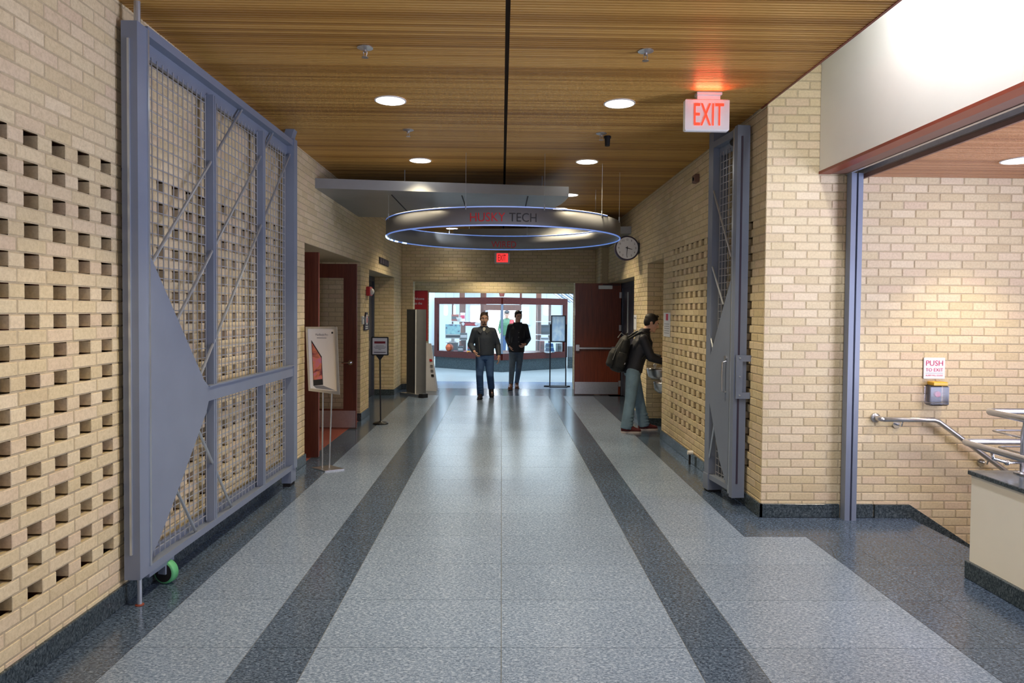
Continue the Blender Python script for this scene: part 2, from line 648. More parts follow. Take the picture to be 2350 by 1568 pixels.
class Brickwork:
    """courses of single bricks on one or more faces; the largest 300 in the photo stay single, the rest are joined"""

    def __init__(s):
        s.items = []
        s.back = G()

    def face(s, O, U, N, u0, u1, z0, z1, L=.202, ph=0.0, openings=(), pierced=None, depth=.03, shade=True):
        """O origin (z=0), U unit direction, N outward normal; pierced=(ua,ub,k0,k1)"""
        O, U, N = Vector(O), Vector(U), Vector(N)
        up_ = Vector((0, 0, 1))
        k0, k1 = int(math.floor(z0/CH+.01)), int(math.ceil(z1/CH-.01))
        holes = []
        for k in range(k0, k1):
            za, zb = k*CH, (k+1)*CH
            zc = (za+zb)/2
            odd = k % 2
            pz = pierced and pierced[2] <= k <= pierced[3]
            segs = []
            j = int((u0-ph)/L)-2
            while ph+j*L < u1+L:
                c0 = ph+j*L            # header centre line
                inp = pz and pierced[0]-.01 <= c0+L/2 <= pierced[1]+.01
                inp0 = pz and pierced[0]-.01 <= c0-L/2 <= pierced[1]+.01
                if odd and pz and (inp or inp0):
                    a = c0-L*.25 if inp0 else c0-L*.5+.005
                    b = c0+L*.25 if inp else c0+L*.5-.005
                    segs.append((a, b))
                    if inp:
                        holes.append((c0+L*.25, c0+L*.75, za, zb))
                elif odd:
                    segs.append((c0-L/2+.005, c0+L/2-.005))
                else:
                    segs.append((c0+.005, c0+L-.005))
                j += 1
            for a, b in segs:
                parts = [(max(a, u0+.002), min(b, u1-.002))]
                for (oa, ob, oz0, oz1) in openings:
                    if oz0 <= zc <= oz1:
                        nw = []
                        for (p, q) in parts:
                            if q <= oa or p >= ob:
                                nw.append((p, q))
                            else:
                                if p < oa:
                                    nw.append((p, oa-.002))
                                if q > ob:
                                    nw.append((ob+.002, q))
                        parts = nw
                for p, q in parts:
                    if q-p < .015:
                        continue
                    ctr = O+U*((p+q)/2)+up_*zc
                    dd = depth
                    if pz:
                        dd = .095
                    jit = random.uniform(-.0012, .0012)
                    s.items.append((px_size(ctr), round(q-p, 3), dd, ctr-N*(.0-jit), U, N))
        # mortar plane recessed 6 mm
        us = sorted({u0, u1} | {h[0] for h in holes} | {h[1] for h in holes} | {max(u0, min(u1, q)) for o in openings for q in o[:2]})
        zs = sorted({z0, z1} | {h[2] for h in holes} | {h[3] for h in holes} | {max(z0, min(z1, q)) for o in openings for q in o[2:]})
        hs = {(round(h[0], 4), round(h[2], 4)) for h in holes}
        I = -N*.0035
        for a, b in zip(us, us[1:]):
            for c, d in zip(zs, zs[1:]):
                if (round(a, 4), round(c, 4)) in hs:
                    continue
                um, zm = (a+b)/2, (c+d)/2
                if any(o[0] <= um <= o[1] and o[2] <= zm <= o[3] for o in openings):
                    continue
                q = [O+U*a+up_*c+I, O+U*b+up_*c+I, O+U*b+up_*d+I, O+U*a+up_*d+I]
                s.back.add(q, [(0, 1, 2, 3)])
        if pierced:
            a, b, c, d = pierced[0]-.3, pierced[1]+.3, (pierced[2]-1)*CH, (pierced[3]+2)*CH
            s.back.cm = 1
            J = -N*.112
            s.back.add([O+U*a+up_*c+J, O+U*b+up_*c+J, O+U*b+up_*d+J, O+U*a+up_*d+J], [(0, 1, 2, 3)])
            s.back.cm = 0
        return s

    def build(s, name, keep=300, extra=None):
        if extra:
            extra(s.back)
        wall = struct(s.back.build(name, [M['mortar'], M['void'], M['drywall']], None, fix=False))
        s.items.sort(key=lambda t: -t[0])
        rest = G()
        n = 0
        for sz, l, d, c, U, N in s.items:
            mw = Matrix((U, -N, Vector((0, 0, 1)))).transposed().to_4x4()
            mw.translation = c
            if n < keep and sz > 140:
                o = bpy.data.objects.new('brick', brick_mesh(l, d))
                COL.objects.link(o)
                o.matrix_world = mw
                o.parent = wall
                n += 1
            else:
                me = brick_mesh(l, d)
                rest.add([mw @ v.co for v in me.vertices], [tuple(p.vertices) for p in me.polygons])
        if rest.f:
            stuff(rest.build('brickwork', M['brick'], wall, fix=False))
        return wall


XL, XR, ZC = -2.16, 2.175, 3.42
YE = 15.1      # end wall

# ---------------------------------------------------------------- floor
fl = G()
fl.box(-3.2, 3.42, -7, 16.8, -.3, -.002)
floor = struct(fl.build('floor', M['joint']))
hf = G()
hf.box(-7, 7, 16.8, 26, -.3, 0)
struct(hf.build('floor', M['hallfloor']))


def tile(x0, x1, y0, y1, mat):
    g = G()
    j = .0018
    x0, x1, y0, y1 = x0+j, x1-j, y0+j, y1-j
    c = .0003
    v = [(x0, y0, -.02), (x1, y0, -.02), (x1, y1, -.02), (x0, y1, -.02), (x0, y0, -c), (x1, y0, -c), (x1, y1, -c), (x0, y1, -c),
         (x0+c, y0+c, 0), (x1-c, y0+c, 0), (x1-c, y1-c, 0), (x0+c, y1-c, 0)]
    f = [(8, 9, 10, 11)]
    for k in (0, 4):
        for i in range(4):
            a, b = k+i, k+(i+1) % 4
            f.append((a, b, b+4, a+4))
    g.add(v, f)
    return g.build('tile', mat, floor, fix=False)


U_T = .585
rows = [5.82+U_T*k for k in range(-7, 15)]
rows = [-7.0, -2.0, 0.0] + rows
for a, b in zip(rows, rows[1:]):
    far = a > 13.9
    lt, dk = M['gr_light'], M['gr_dark']
    tile(-.92, .011, a, b, lt)
    tile(.011, .952, a, b, lt)
    tile(-1.245, -.92, a, b, dk)
    tile(.952, 1.255, a, b, dk)
    tile(-1.835, -1.245, a, b, lt)
    tile(XL-.02, -1.835, a, b, dk)
    if b < 5.3:
        tile(1.255, 2.335, a, b, lt)
        tile(2.335, 2.60, a, b, dk)
        tile(2.60, 3.14, a, b, dk)
        tile(3.14, 3.42, a, b, dk)
    elif a < 5.3:
        tile(1.255, 1.86, a, b, lt)
        tile(1.86, 2.335, a, 5.735, dk)
        tile(2.335, 2.60, a, 5.735, dk)
        tile(2.60, 3.14, a, 5.735, dk)
        tile(3.14, 3.42, a, 5.735, dk)
        tile(1.86, 2.19, 5.735, b, dk)
    else:
        tile(1.255, 1.86, a, b, lt)
        tile(1.86, XR+.02, a, b, dk)
yl = rows[-1]
# dark cross band at the end of the corridor, then pale hall stones
for a, b in ((-2.18, -1.245), (-1.245, -.3), (-.3, .3), (.3, 1.25), (1.25, 2.5)):
    tile(a, b, yl, 15.3, M['gr_dark'])
for a, b in ((-2.2, -1.1), (-1.1, 0.011), (0.011, 1.1), (1.1, 2.5)):
    tile(a, b, 15.3, 16.8, M['gr_light'])
# alcove floors
tile(-3.1, -2.18, 7.7, 10.7, M['terra'])
tile(-2.7, -2.18, 11.38, 14.0, M['gr_dark'])
tile(2.195, 2.75, 9.4, 10.4, M['gr_dark'])
tile(2.195, 2.6, 11.45, 14.3, M['gr_dark'])

# ---------------------------------------------------------------- walls of brick
T = 35  # top pierced course
Z1, Z2, Z3 = 35*CH, 34*CH, 33*CH     # opening heads (2.43, 2.36, 2.29)
bl = Brickwork()
PH = 3.2455-.101
bl.face((XL, 0, 0), (0, 1, 0), (1, 0, 0), -1.5, YE, 0, ZC+.02, .202, PH,
        openings=[(7.68, 10.70, 0, Z1), (11.38, 14.0, 0, Z2)], pierced=(1.0, 7.0, 5, T))
# alcove sides and soffits
bl.face((-3.0, 10.70, 0), (1, 0, 0), (0, -1, 0), -.2, 3.0+XL, 0, Z1, .202, .05)
bl.face((-2.62, 14.0, 0), (1, 0, 0), (0, -1, 0), -.1, 2.62+XL, 0, Z2, .202, .06)
bl.face((XL, 7.68, 0), (-1, 0, 0), (0, 1, 0), 0, .9, 0, Z1, .202, 0)
bl.face((XL, 11.38, 0), (-1, 0, 0), (0, 1, 0), 0, .5, 0, Z2, .202, 0)


def left_extra(g):
    g.cm = 0
    g.box(-3.2, XL-.002, 7.68, 10.7, Z1, Z1+.06)
    g.box(-2.75, XL-.002, 11.38, 14.0, Z2, Z2+.06)
    g.box(-2.45, XL-.12, -7, 7.62, -.2, ZC+.2)          # body of the wall
    g.box(-2.45, XL-.05, -7, -1.5, -.2, ZC+.2)
    g.box(-3.3, -3.02, 7.6, 10.75, -.2, 2.7)
    g.box(-2.9, -2.72, 11.3, 14.1, -.2, 2.6)
    g.box(-3.3, XL-.04, 14.05, YE+.2, -.2, ZC+.2)
    g.box(-3.3, XL-.04, 10.75, 11.33, -.2, ZC+.2)
    g.box(-3.3, XL-.04, 7.6, 14.1, 2.6, ZC+.2)


bl.build('wall_left', 300, left_extra)

br = Brickwork()
LR = .2095
PHR = 8.82-LR/2
br.face((XR, 0, 0), (0, 1, 0), (-1, 0, 0), 5.75, 14.3, 0, ZC+.02, LR, PHR,
        openings=[(9.38, 10.40, 0, Z1), (11.45, 14.3, 0, Z3)], pierced=(6.1, 8.95, 5, T))
br.face((XR, 10.40, 0), (1, 0, 0), (0, -1, 0), 0, .6, 0, Z1, .202, .1)
br.face((XR, 9.38, 0), (1, 0, 0), (0, 1, 0), 0, .6, 0, Z1, .202, .1)
br.face((2.75, 0, 0), (0, 1, 0), (-1, 0, 0), 9.38, 10.40, 0, Z1, .202, .1)
br.face((XR, 11.45, 0), (1, 0, 0), (0, 1, 0), 0, .4, 0, Z3, .202, .1)
br.face((2.02, 0, 0), (0, 1, 0), (-1, 0, 0), 14.3, YE, 0, ZC+.02, .202, .1)


def right_extra(g):
    g.box(XR+.12, XR+.3, 5.86, 9.33, -.2, ZC+.2)
    g.box(XR+.05, 2.9, 10.45, 11.4, -.2, ZC+.2)
    g.box(XR+.05, 2.9, 9.33, 14.3, 2.5, ZC+.2)
    g.box(2.80, 2.95, 9.3, 14.4, -.2, 2.6)
    g.box(2.05, 2.9, 14.32, YE, -.2, ZC+.2)
    g.box(XR, 2.8, 9.38, 10.4, Z1, Z1+.06)
    g.box(XR, 2.6, 11.45, 14.3, Z3, Z3+.06)


br.build('wall_right', 300, right_extra)

bs = Brickwork()
bs.face((0, 5.75, 0), (1, 0, 0), (0, -1, 0), XR, 5.4, -14*CH, 4.8, .2, 2.02)


def stair_extra(g):
    g.box(XR+.03, 5.5, 5.80, 5.86, -1.2, 5.0)
    g.box(5.42, 5.5, -2, 5.8, -1.2, 3.2)


bs.build('wall_stair', 300, stair_extra)

be = Brickwork()
be.face((0, YE, 0), (1, 0, 0), (0, -1, 0), XL, 2.02, 0, ZC+.02, .202, .05, openings=[(-1.917, 1.586, 0, 2.33)])
be.face((-1.917, YE, 0), (0, 1, 0), (1, 0, 0), 0, .3, 0, 2.33, .202, 0)
be.face((1.586, YE, 0), (0, 1, 0), (-1, 0, 0), 0, .3, 0, 2.33, .202, 0)
be.face((0, 16.6, 0), (1, 0, 0), (0, -1, 0), -2.6, 2.6, 0, 2.9, .202, .0, openings=[(-1.73, 1.70, 0, 2.13)])


def end_extra(g):
    g.box(-2.5, 2.6, YE+.05, YE+.28, 2.34, 3.6)
    g.box(-3.3, -1.93, YE+.05, YE+.28, -.2, 3.6)
    g.box(1.60, 3.0, YE+.05, YE+.28, -.2, 3.6)
    g.box(-7, -1.75, 16.65, 16.8, 0, 4.4)
    g.box(1.72, 7, 16.65, 16.8, 0, 4.4)
    g.box(-1.75, 1.72, 16.65, 16.8, 2.14, 4.4)
    g.cm = 2
    g.box(-2.7, 2.7, YE+.28, 16.65, 2.86, 2.95)     # vestibule ceiling
    g.box(-2.7, -2.6, YE+.28, 16.65, 0, 2.9)
    g.box(2.6, 2.7, YE+.28, 16.65, 0, 2.9)


be.build('wall_back', 0, end_extra)

# ---------------------------------------------------------------- base boards of dark granite
def baseboard(name, boxes, polys=()):
    g = G()
    for b in boxes:
        g.bbox(*b, c=.004)
    for p, d in polys:
        g.prism(p, d)
    return struct(g.build(name, M['gr_base']))


BH = .115
baseboard('baseboard_left', [(XL-.01, XL+.016, y, min(y+1.2, 7.68), 0, BH) for y in [-1.5+1.2*i for i in range(8)] if y < 7.6] + [
    (XL-.01, XL+.016, 10.70, 11.38, 0, BH), (XL-.01, XL+.016, 14.0, YE, 0, BH),
    (-2.95, XL, 10.684, 10.71, 0, BH), (-2.6, XL+.016, 13.984, 14.01, 0, BH),
    (XL, -1.917, YE-.016, YE+.01, 0, BH)])
baseboard('baseboard_right', [(XR-.016, XR+.01, 5.734, 7.5, 0, BH), (XR-.016, XR+.01, 7.5, 9.38, 0, BH),
                              (XR-.016, XR+.01, 10.4, 11.45, 0, BH), (XR, 2.75, 10.384, 10.41, 0, BH),
                              (1.586, 2.02, YE-.016, YE+.01, 0, BH), (2.734, 2.76, 9.39, 10.384, 0, BH)])
baseboard('baseboard_stair', [(XR-.014, 2.83, 5.734, 5.76, 0, BH), (2.935, 3.115, 5.734, 5.76, 0, BH)],
          [([(3.125, 5.725, 0), (3.43, 5.725, 0), (3.95, 5.725, -.335), (3.95, 5.725, -.23), (3.42, 5.725, .113), (3.125, 5.725, .113)], (0, .04, 0))])

# ---------------------------------------------------------------- ceiling of wooden slats
cg = G()
cg.box(-2.5, 2.155, -7, YE+.3, ZC+.022, ZC+.06)
ceil = struct(cg.build('ceiling', M['slat_back']))
tr = G()
tr.box(2.155, 2.172, -7, 5.86, ZC-.004, ZC+.10)
struct(tr.build('trim_1', M['redtrim']))


def slats(x0, x1, y0, y1, z, mat, parent, p=.033):
    g = G()
    y = y0
    while y < y1:
        w = .0255+random.uniform(-.002, .002)
        zz = z+random.uniform(-.0006, .0006)
        yb = min(y+w, y1)
        v = [(x0, y, zz+.02), (x1, y, zz+.02), (x1, y+.002, zz), (x0, y+.002, zz), (x0, yb-.002, zz), (x1, yb-.002, zz), (x1, yb, zz+.02), (x0, yb, zz+.02)]
        g.add(v, [(0, 1, 2, 3), (3, 2, 5, 4), (4, 5, 6, 7), (0, 3, 4, 7), (1, 6, 5, 2)])
        y += p
    return stuff(g.build('ceiling_slats', mat, parent, fix=False))


slats(XL, .008, -.5, YE, ZC, M['slat'], ceil)
slats(.036, 2.155, -.5, YE, ZC, M['slat'], ceil)
g = G()
g.box(-2.16, 2.155, -7, -.5, ZC, ZC+.02)
struct(g.build('ceiling', M['slat']))
# lower ceiling over the stair
ZS = 2.835
g = G()
g.box(2.96, 5.5, -2, 5.8, ZS+.022, ZS+.06)
c2 = struct(g.build('ceiling', M['slat_back']))
slats(2.975, 5.4, 0.5, 5.744, ZS, M['slat_pink'], c2)
g = G()
g.box(2.955, 2.975, -2, 5.744, ZS-.02, ZS+.04)
struct(g.build('trim_2', M['undertrim']))

# bulkhead of the light well
g = G()
g.box(2.61, 2.70, -3, 5.744, 2.875, 5.0)
struct(g.build('wall_bulkhead', M['drywall']))
g = G()
g.box(2.10, 2.70, -3, 5.8, 5.0, 5.06)
g.box(2.10, 2.155, -3, 5.8, ZC+.11, 5.0)
struct(g.build('ceiling', M['drywall']))
g = G()
g.box(2.605, 2.705, -3, 5.744, 2.853, 2.875)
struct(g.build('trim_3', M['redtrim']))
g = G()
g.box(2.705, 2.82, -3, 5.744, 2.855, 2.90)
struct(g.build('trim_4', M['undertrim']))
g = G()
g.box(2.82, 2.845, -3, 5.744, 2.850, 2.90)
g.box(2.93, 2.955, -3, 5.744, 2.850, 2.90)
g.box(2.82, 2.955, -3, 5.744, 2.90, 2.96)
struct(g.build('trim_5', M['steel']))

# ---------------------------------------------------------------- shutter guide post
t = thing('shutter_guide', 'tall grey steel shutter guide post standing against the brick wall by the stair', 'post', (2.885, 5.70, 0))
g = G()
g.box(2.836, 2.878, 5.655, 5.732, 0, 2.85)
g.build('guide_channel', M['gate'], t)
g = G()
g.box(2.878, 2.893, 5.675, 5.732, 0, 2.85)
g.build('guide_slot', M['purple'], t)
g = G()
g.box(2.893, 2.932, 5.655, 5.732, 0, 2.85)
g.build('guide_angle', M['gate'], t)

# ---------------------------------------------------------------- gates
def wire_mesh(P, us, z0, z1, n, r, parent, hz):
    """P(u, n, z) -> point; grid of thin bars, vertical at us, horizontal at hz"""
    g = G()
    for u in us:
        q = [P(u-r, n-r, z0), P(u+r, n-r, z0), P(u+r, n+r, z0), P(u-r, n+r, z0)]
        g.prism(q, (0, 0, z1-z0))
    ua, ub = us[0], us[-1]
    for z in hz:
        q = [P(ua, n-3*r, z-r), P(ua, n-r, z-r), P(ua, n-r, z+r), P(ua, n-3*r, z+r)]
        g.prism(q, P(ub, n, 0)-P(ua, n, 0))
    return stuff(g.build('wire_mesh', M['wire'], parent, fix=False))


def frame_map(A, B, side):
    """u along the gate from A to B, n outwards towards the corridor"""
    A, B = Vector(A), Vector(B)
    d = (B-A).normalized()
    nn = Vector((-d.y, d.x, 0))
    if nn.x*side > 0:
        nn = -nn
    return (lambda u, n, z: A+d*u+nn*n+Vector((0, 0, z))), (B-A).length, d, nn


def gbox(g, P, u0, u1, n0, n1, z0, z1):
    v = [P(u, n, z) for z in (z0, z1) for n in (n0, n1) for u in (u0, u1)]
    return g.add(v, [(0, 2, 3, 1), (4, 5, 7, 6), (0, 1, 5, 4), (2, 6, 7, 3), (0, 4, 6, 2), (1, 3, 7, 5)])


GM = M['gate']
gt = thing('folding_gate', 'wide grey steel mesh gate with triangular plate folded against left brick wall', 'gate', (-2.06, 4.0, 0))
P, LG, d_, n_ = frame_map((-2.04, 3.95, 0), (-2.0, 6.82, 0), -1)
# n = 0 is the corridor face; the wall side is negative n
g = G(); gbox(g, P, 0, .115, -.09, 0, .155, 3.30); g.build('hinge_post', GM, gt)
g = G(); gbox(g, P, -.012, 0, -.052, -.040, .3, 3.2); gbox(g, P, .1, .118, 0, .008, .2, 3.29); g.build('post_rib', M['rod'], gt)
g = G(); g.cyl(P(.04, -.02, 3.28), P(.04, -.02, ZC+.02), .018); g.build('pivot_rod', M['rod'], gt)
g = G(); g.cyl(P(.03, -.02, .0), P(.03, -.02, .17), .013); g.build('pivot_rod', M['rod'], gt)
g = G(); g.lathe([(.024, 0), (.024, .005), (.016, .008)], P(.03, -.02, 0)); g.build('floor_socket', M['redtrim'], gt)
g = G(); gbox(g, P, .115, LG-.1, -.09, 0, 3.262, 3.315); gbox(g, P, .115, LG-.1, -.085, -.06, 3.17, 3.262); g.build('top_rail', GM, gt)
g = G(); gbox(g, P, .115, LG-.1, -.09, 0, .155, .185); gbox(g, P, .115, LG-.1, -.09, -.075, .185, .25); gbox(g, P, .115, LG-.1, -.012, 0, .185, .20)
gbox(g, P, .12, .42, -.08, -.01, .125, .155); g.build('bottom_rail', GM, gt)
g = G(); gbox(g, P, LG-.1, LG, -.10, .01, .16, 3.33)
g.prism([P(LG-.1, -.10, 3.33), P(LG, -.10, 3.33), P(LG, -.07, 3.42), P(LG-.1, -.07, 3.42)], n_*.08)
g.build('end_post', GM, gt)
g = G(); gbox(g, P, LG-.16, LG-.01, -.09, 0, .035, .16); g.build('foot', GM, gt)
g = G(); gbox(g, P, LG-.15, LG-.02, -.08, -.01, 0, .035); g.build('foot_pad', M['rubber'], gt)
g = G(); gbox(g, P, .90, LG-.1, -.03, .0, 1.06, 1.165); gbox(g, P, .90, LG-.09, -.03, .012, 1.158, 1.168); g.build('middle_rail', GM, gt)
for u in (1.0, 1.98):
    g = G(); gbox(g, P, u, u+.022, -.07, -.005, .185, 3.2); gbox(g, P, u+.03, u+.052, -.07, -.005, .185, 3.2); gbox(g, P, u, u+.05, -.07, -.06, .185, 3.2)
    g.build('upright', GM, gt)
pl = [(.118, 2.02), (.835, 1.21), (.90, 1.168), (.905, 1.06), (.86, .98), (.50, .60), (.20, .30), (.118, .25)]
g = G(); g.prism([P(u, -.006, z) for u, z in pl], n_*.006); g.build('gusset_plate', GM, gt)
for (ua, za, ub, zb) in ((.17, 1.97, 1.58, 3.26), (.46, 1.62, 2.29, 3.26), (.80, 1.25, LG-.1, 3.18), (.42, .60, .78, .17), (.75, .90, 1.38, .17), (.12, .29, .17, .18)):
    g = G(); g.cyl(P(ua, -.012, za), P(ub, -.03, zb), .010, n=8); g.build('tie_rod', M['rod'], gt)
sp = .066
us = [.13+sp*i for i in range(int((LG-.24)/sp)+1)]
wire_mesh(P, us, .20, 3.19, -.055, .0026, gt, [.235+sp*i for i in range(45)])
cz = P(.36, -.03, .072)
g = G(); g.cs = True; g.lathe([(.045, -.026), (.068, -.026), (.072, -.018), (.072, .02), (.045, .02)], cz, (.25, 1, 0)); g.build('caster_wheel', [M['green']], gt)
g = G(); g.lathe([(.0, -.03), (.058, -.03), (.058, .026), (.0, .026)], cz, (.25, 1, 0), caps=False); g.build('caster_hub', M['rubber'], gt)
g = G(); g.obox(cz+Vector((-.008, -.035, .04)), (Vector((1, -.25, 0)).normalized(), Vector((.25, 1, 0)).normalized(), Vector((0, 0, 1))), (.026, .006, .045)); g.build('caster_fork', GM, gt)

g2 = thing('folding_gate', 'narrow grey steel gate with handle and latch bracket beside right brick corner', 'gate', (2.08, 6.12, 0))
P, LG, d_, n_ = frame_map((2.035, 6.06, 0), (1.965, 6.66, 0), 1)
g = G(); gbox(g, P, 0, .06, -.115, 0, .075, 3.335); g.build('latch_post', GM, g2)
g = G(); gbox(g, P, -.006, 0, -.05, -.034, .2, 3.24); g.build('post_rib', M['purple'], g2)
g = G(); gbox(g, P, .06, .085, -.02, .002, .1, 3.32); g.build('edge_strip', M['rod'], g2)
g = G(); gbox(g, P, LG-.10, LG, -.15, 0, .12, 3.41); g.build('end_post', GM, g2)
g = G(); gbox(g, P, LG-.11, LG+.005, -.14, .01, .02, .17); g.build('foot', GM, g2)
g = G(); gbox(g, P, LG-.1, LG-.01, -.13, 0, 0, .02); g.build('foot_pad', M['rubber'], g2)
g = G(); gbox(g, P, .06, LG-.1, -.08, 0, 3.25, 3.31); gbox(g, P, .06, LG-.1, -.08, -.06, 3.17, 3.25); g.build('top_rail', GM, g2)
g = G(); gbox(g, P, .06, LG-.1, -.08, 0, .125, .17); g.build('bottom_rail', GM, g2)
g = G(); gbox(g, P, .45, LG-.1, -.03, .0, 1.05, 1.16); g.build('middle_rail', GM, g2)
pl = [(.075, 2.25), (.085, 2.0), (.50, 1.30), (.56, 1.16), (.555, 1.05), (.50, .85), (.26, .35), (.12, .18), (.075, .17)]
g = G(); g.prism([P(u, -.004, z) for u, z in pl], n_*.006); g.build('gusset_plate', GM, g2)
for (ua, za, ub, zb) in ((.57, 2.95, .10, 2.2), (.59, 2.25, .25, 1.78), (.6, 1.62, .45, 1.35), (.52, .30, .40, .66), (.18, .2, .13, .26)):
    g = G(); g.cyl(P(ua, -.01, za), P(ub, -.006, zb), .009, n=8); g.build('tie_rod', M['rod'], g2)
us = [.07+.066*i for i in range(int((LG-.16)/.066)+1)]
wire_mesh(P, us, .17, 3.2, -.055, .0026, g2, [.2+sp*i for i in range(45)])
g = G(); g.tube([P(.15, .004, 1.27), P(.15, .035, 1.26), P(.15, .04, 1.13), P(.15, .035, 1.0), P(.15, .004, .99)], .009, 8); g.build('handle', M['steel'], g2)
g = G(); g.cyl(P(.15, .0, 1.30), P(.15, .016, 1.30), .02); g.build('lock_cylinder', M['steel'], g2)
g = G(); g.cyl(P(.09, -.03, 3.22), P(.16, -.03, 3.22), .03); g.build('top_roller', M['rubber'], g2)
x0 = P(0, 0, 0).x+.012
g = G(); g.box(x0, x0+.055, 6.03, 6.05, .955, 1.335); g.box(x0+.055, x0+.13, 6.03, 6.05, 1.28, 1.335); g.box(x0+.055, x0+.125, 6.03, 6.05, .955, 1.01); g.build('latch_bracket', GM, g2)
for z in (.985, 1.15, 1.31):
    g = G(); g.cyl((x0+.03, 6.022, z), (x0+.03, 6.03, z), .008, n=8); g.build('bolt', M['rod'], g2)

# ---------------------------------------------------------------- ceiling fittings
def spot(parent, loc, energy, col, angle=1.62, blend=.6, rad=.09, target=None):
    l = bpy.data.lights.new('lamp', 'SPOT')
    l.energy, l.color, l.spot_size, l.spot_blend, l.shadow_soft_size = energy, col, angle, blend, rad
    o = bpy.data.objects.new('lamp', l)
    COL.objects.link(o)
    o.parent = parent
    o.location = Vector(loc)-wloc(parent)
    if target:
        o.rotation_euler = (Vector(target)-Vector(loc)).to_track_quat('-Z', 'Y').to_euler()
    return o


WARM = (1.0, 0.83, 0.56)


def downlight(x, y, z, label, energy, r=.118, col=WARM, group='round recessed ceiling lights', angle=1.62):
    t = thing('downlight', label, 'ceiling light', (x, y, z), group)
    g = G(); g.lathe([(r+.012, 0), (r+.012, -.006), (r, -.008), (r, 0)], (x, y, z), n=32, caps=False); g.build('trim_ring', M['white'], t)
    g = G(); g.lathe([(0, -.004), (r, -.004), (r, .004), (0, .004)], (x, y, z), n=32, caps=False); g.build('lens', M['lamp'], t)
    spot(t, (x, y, z-.03), energy, col, angle)
    return t


EW = 185
for x, y, lab in ((-.925, 5.77, 'bright round ceiling light, the larger of the two left of the ceiling joint'), (.955, 5.77, 'bright round ceiling light, the larger of the two right of the ceiling joint'),
                  (-.945, 8.04, 'round ceiling light left of the joint just before the hanging grey canopy'), (.96, 8.0, 'smaller round ceiling light right of the joint near the canopy corner')):
    downlight(x, y, ZC, lab, EW)
downlight(.985, 10.27, ZC, 'round ceiling light half hidden behind the right edge of the grey canopy', EW)
downlight(-.95, 12.5, ZC, 'round ceiling light hidden above the ring sign, left of the joint', 170, angle=2.3)
downlight(-.3, 15.9, 2.858, 'added unseen round ceiling light brightening the passage to the hall', 70, angle=2.6)  # added out of sight to brighten the second brick wall and banner
downlight(.955, 11.65, ZC, 'added unseen round ceiling light for the walking men, right of the joint', 180, angle=2.3)  # extra lamp off the regular rows, added to light the men's faces
downlight(-1.05, 14.6, ZC, 'farthest round ceiling light, seen through the ring opening', 20)
for y, rn in ((3.5, 'row just above the frame'), (1.25, 'row right over the photographer'), (-1.0, 'first row behind the photographer'), (-3.2, 'second row behind the photographer')):
    for x, sd in ((-.93, 'left'), (.955, 'right')):
        t = thing('downlight', 'round ceiling light on the %s of the joint, %s' % (sd, rn), 'ceiling light', (x, y, ZC), 'round ceiling lights above and behind the photographer')
        g = G(); g.lathe([(0, -.004), (.118, -.004), (.118, .004), (0, .004)], (x, y, ZC), n=32, caps=False); g.build('lens', M['lamp'], t)
        g = G(); g.lathe([(.13, 0), (.13, -.006), (.118, -.008), (.118, 0)], (x, y, ZC), n=32, caps=False); g.build('trim_ring', M['white'], t)
        spot(t, (x, y, ZC-.03), EW if y > 3 else EW*.10, WARM)
downlight(3.775, 5.06, ZS, 'round ceiling light over the stairs at the right edge', 110, .118)
t = thing('downlight', 'round ceiling light over the lower stair, out of the frame', 'ceiling light', (4.6, 3.4, ZS))
g = G(); g.lathe([(0, -.004), (.118, -.004), (.118, .004), (0, .004)], (4.6, 3.4, ZS), n=24, caps=False); g.build('lens', M['lamp'], t)
spot(t, (4.6, 3.4, ZS-.03), 90, WARM)


def sprinkler(x, y, lab, drop=.05, group='sprinkler heads in the wooden ceiling'):
    t = thing('sprinkler_head', lab, 'sprinkler', (x, y, ZC), group)
    g = G(); g.lathe([(.052, 0), (.052, -.004), (.02, -.016), (.012, -.018)], (x, y, ZC), n=20); g.build('escutcheon', M['steel'], t)
    g = G(); g.cyl((x, y, ZC-.016), (x, y, ZC-.03), .011); g.cyl((x-.013, y, ZC-.028), (x-.006, y, ZC-drop-.012), .003, n=6); g.cyl((x+.013, y, ZC-.028), (x+.006, y, ZC-drop-.012), .003, n=6)
    g.build('frame_arms', M['steel'], t)
    g = G(); g.lathe([(.0, 0), (.022, 0), (.022, -.003), (0, -.003)], (x, y, ZC-drop-.012), n=12, caps=False); g.build('deflector', M['steel'], t)


sprinkler(-.909, 4.63, 'small steel sprinkler head left of the ceiling joint, nearest the top edge')
sprinkler(.933, 4.62, 'small steel sprinkler head right of the ceiling joint, nearest the top edge')
sprinkler(-.903, 6.70, 'small steel sprinkler head left of the joint between two ceiling lights')
sprinkler(.944, 6.74, 'small steel sprinkler head right of the joint beside the dark sensor')
t = thing('ceiling_sensor', 'small dark cylindrical sensor hanging from the ceiling beside a sprinkler', 'sensor', (1.02, 6.85, ZC))
g = G(); g.cyl((1.02, 6.85, ZC), (1.02, 6.85, ZC-.022), .035, n=20); g.build('base', M['blackmetal'], t)
g = G(); g.cyl((1.02, 6.85, ZC-.022), (1.02, 6.85, ZC-.095), .027, .024, n=20); g.build('body', M['rubber'], t)


# ---------------------------------------------------------------- exit signs
def exit_box(g, x0, x1, y0, y1, z0, z1):
    g.bbox(x0, x1, y0, y1, z0, z1, c=.008)


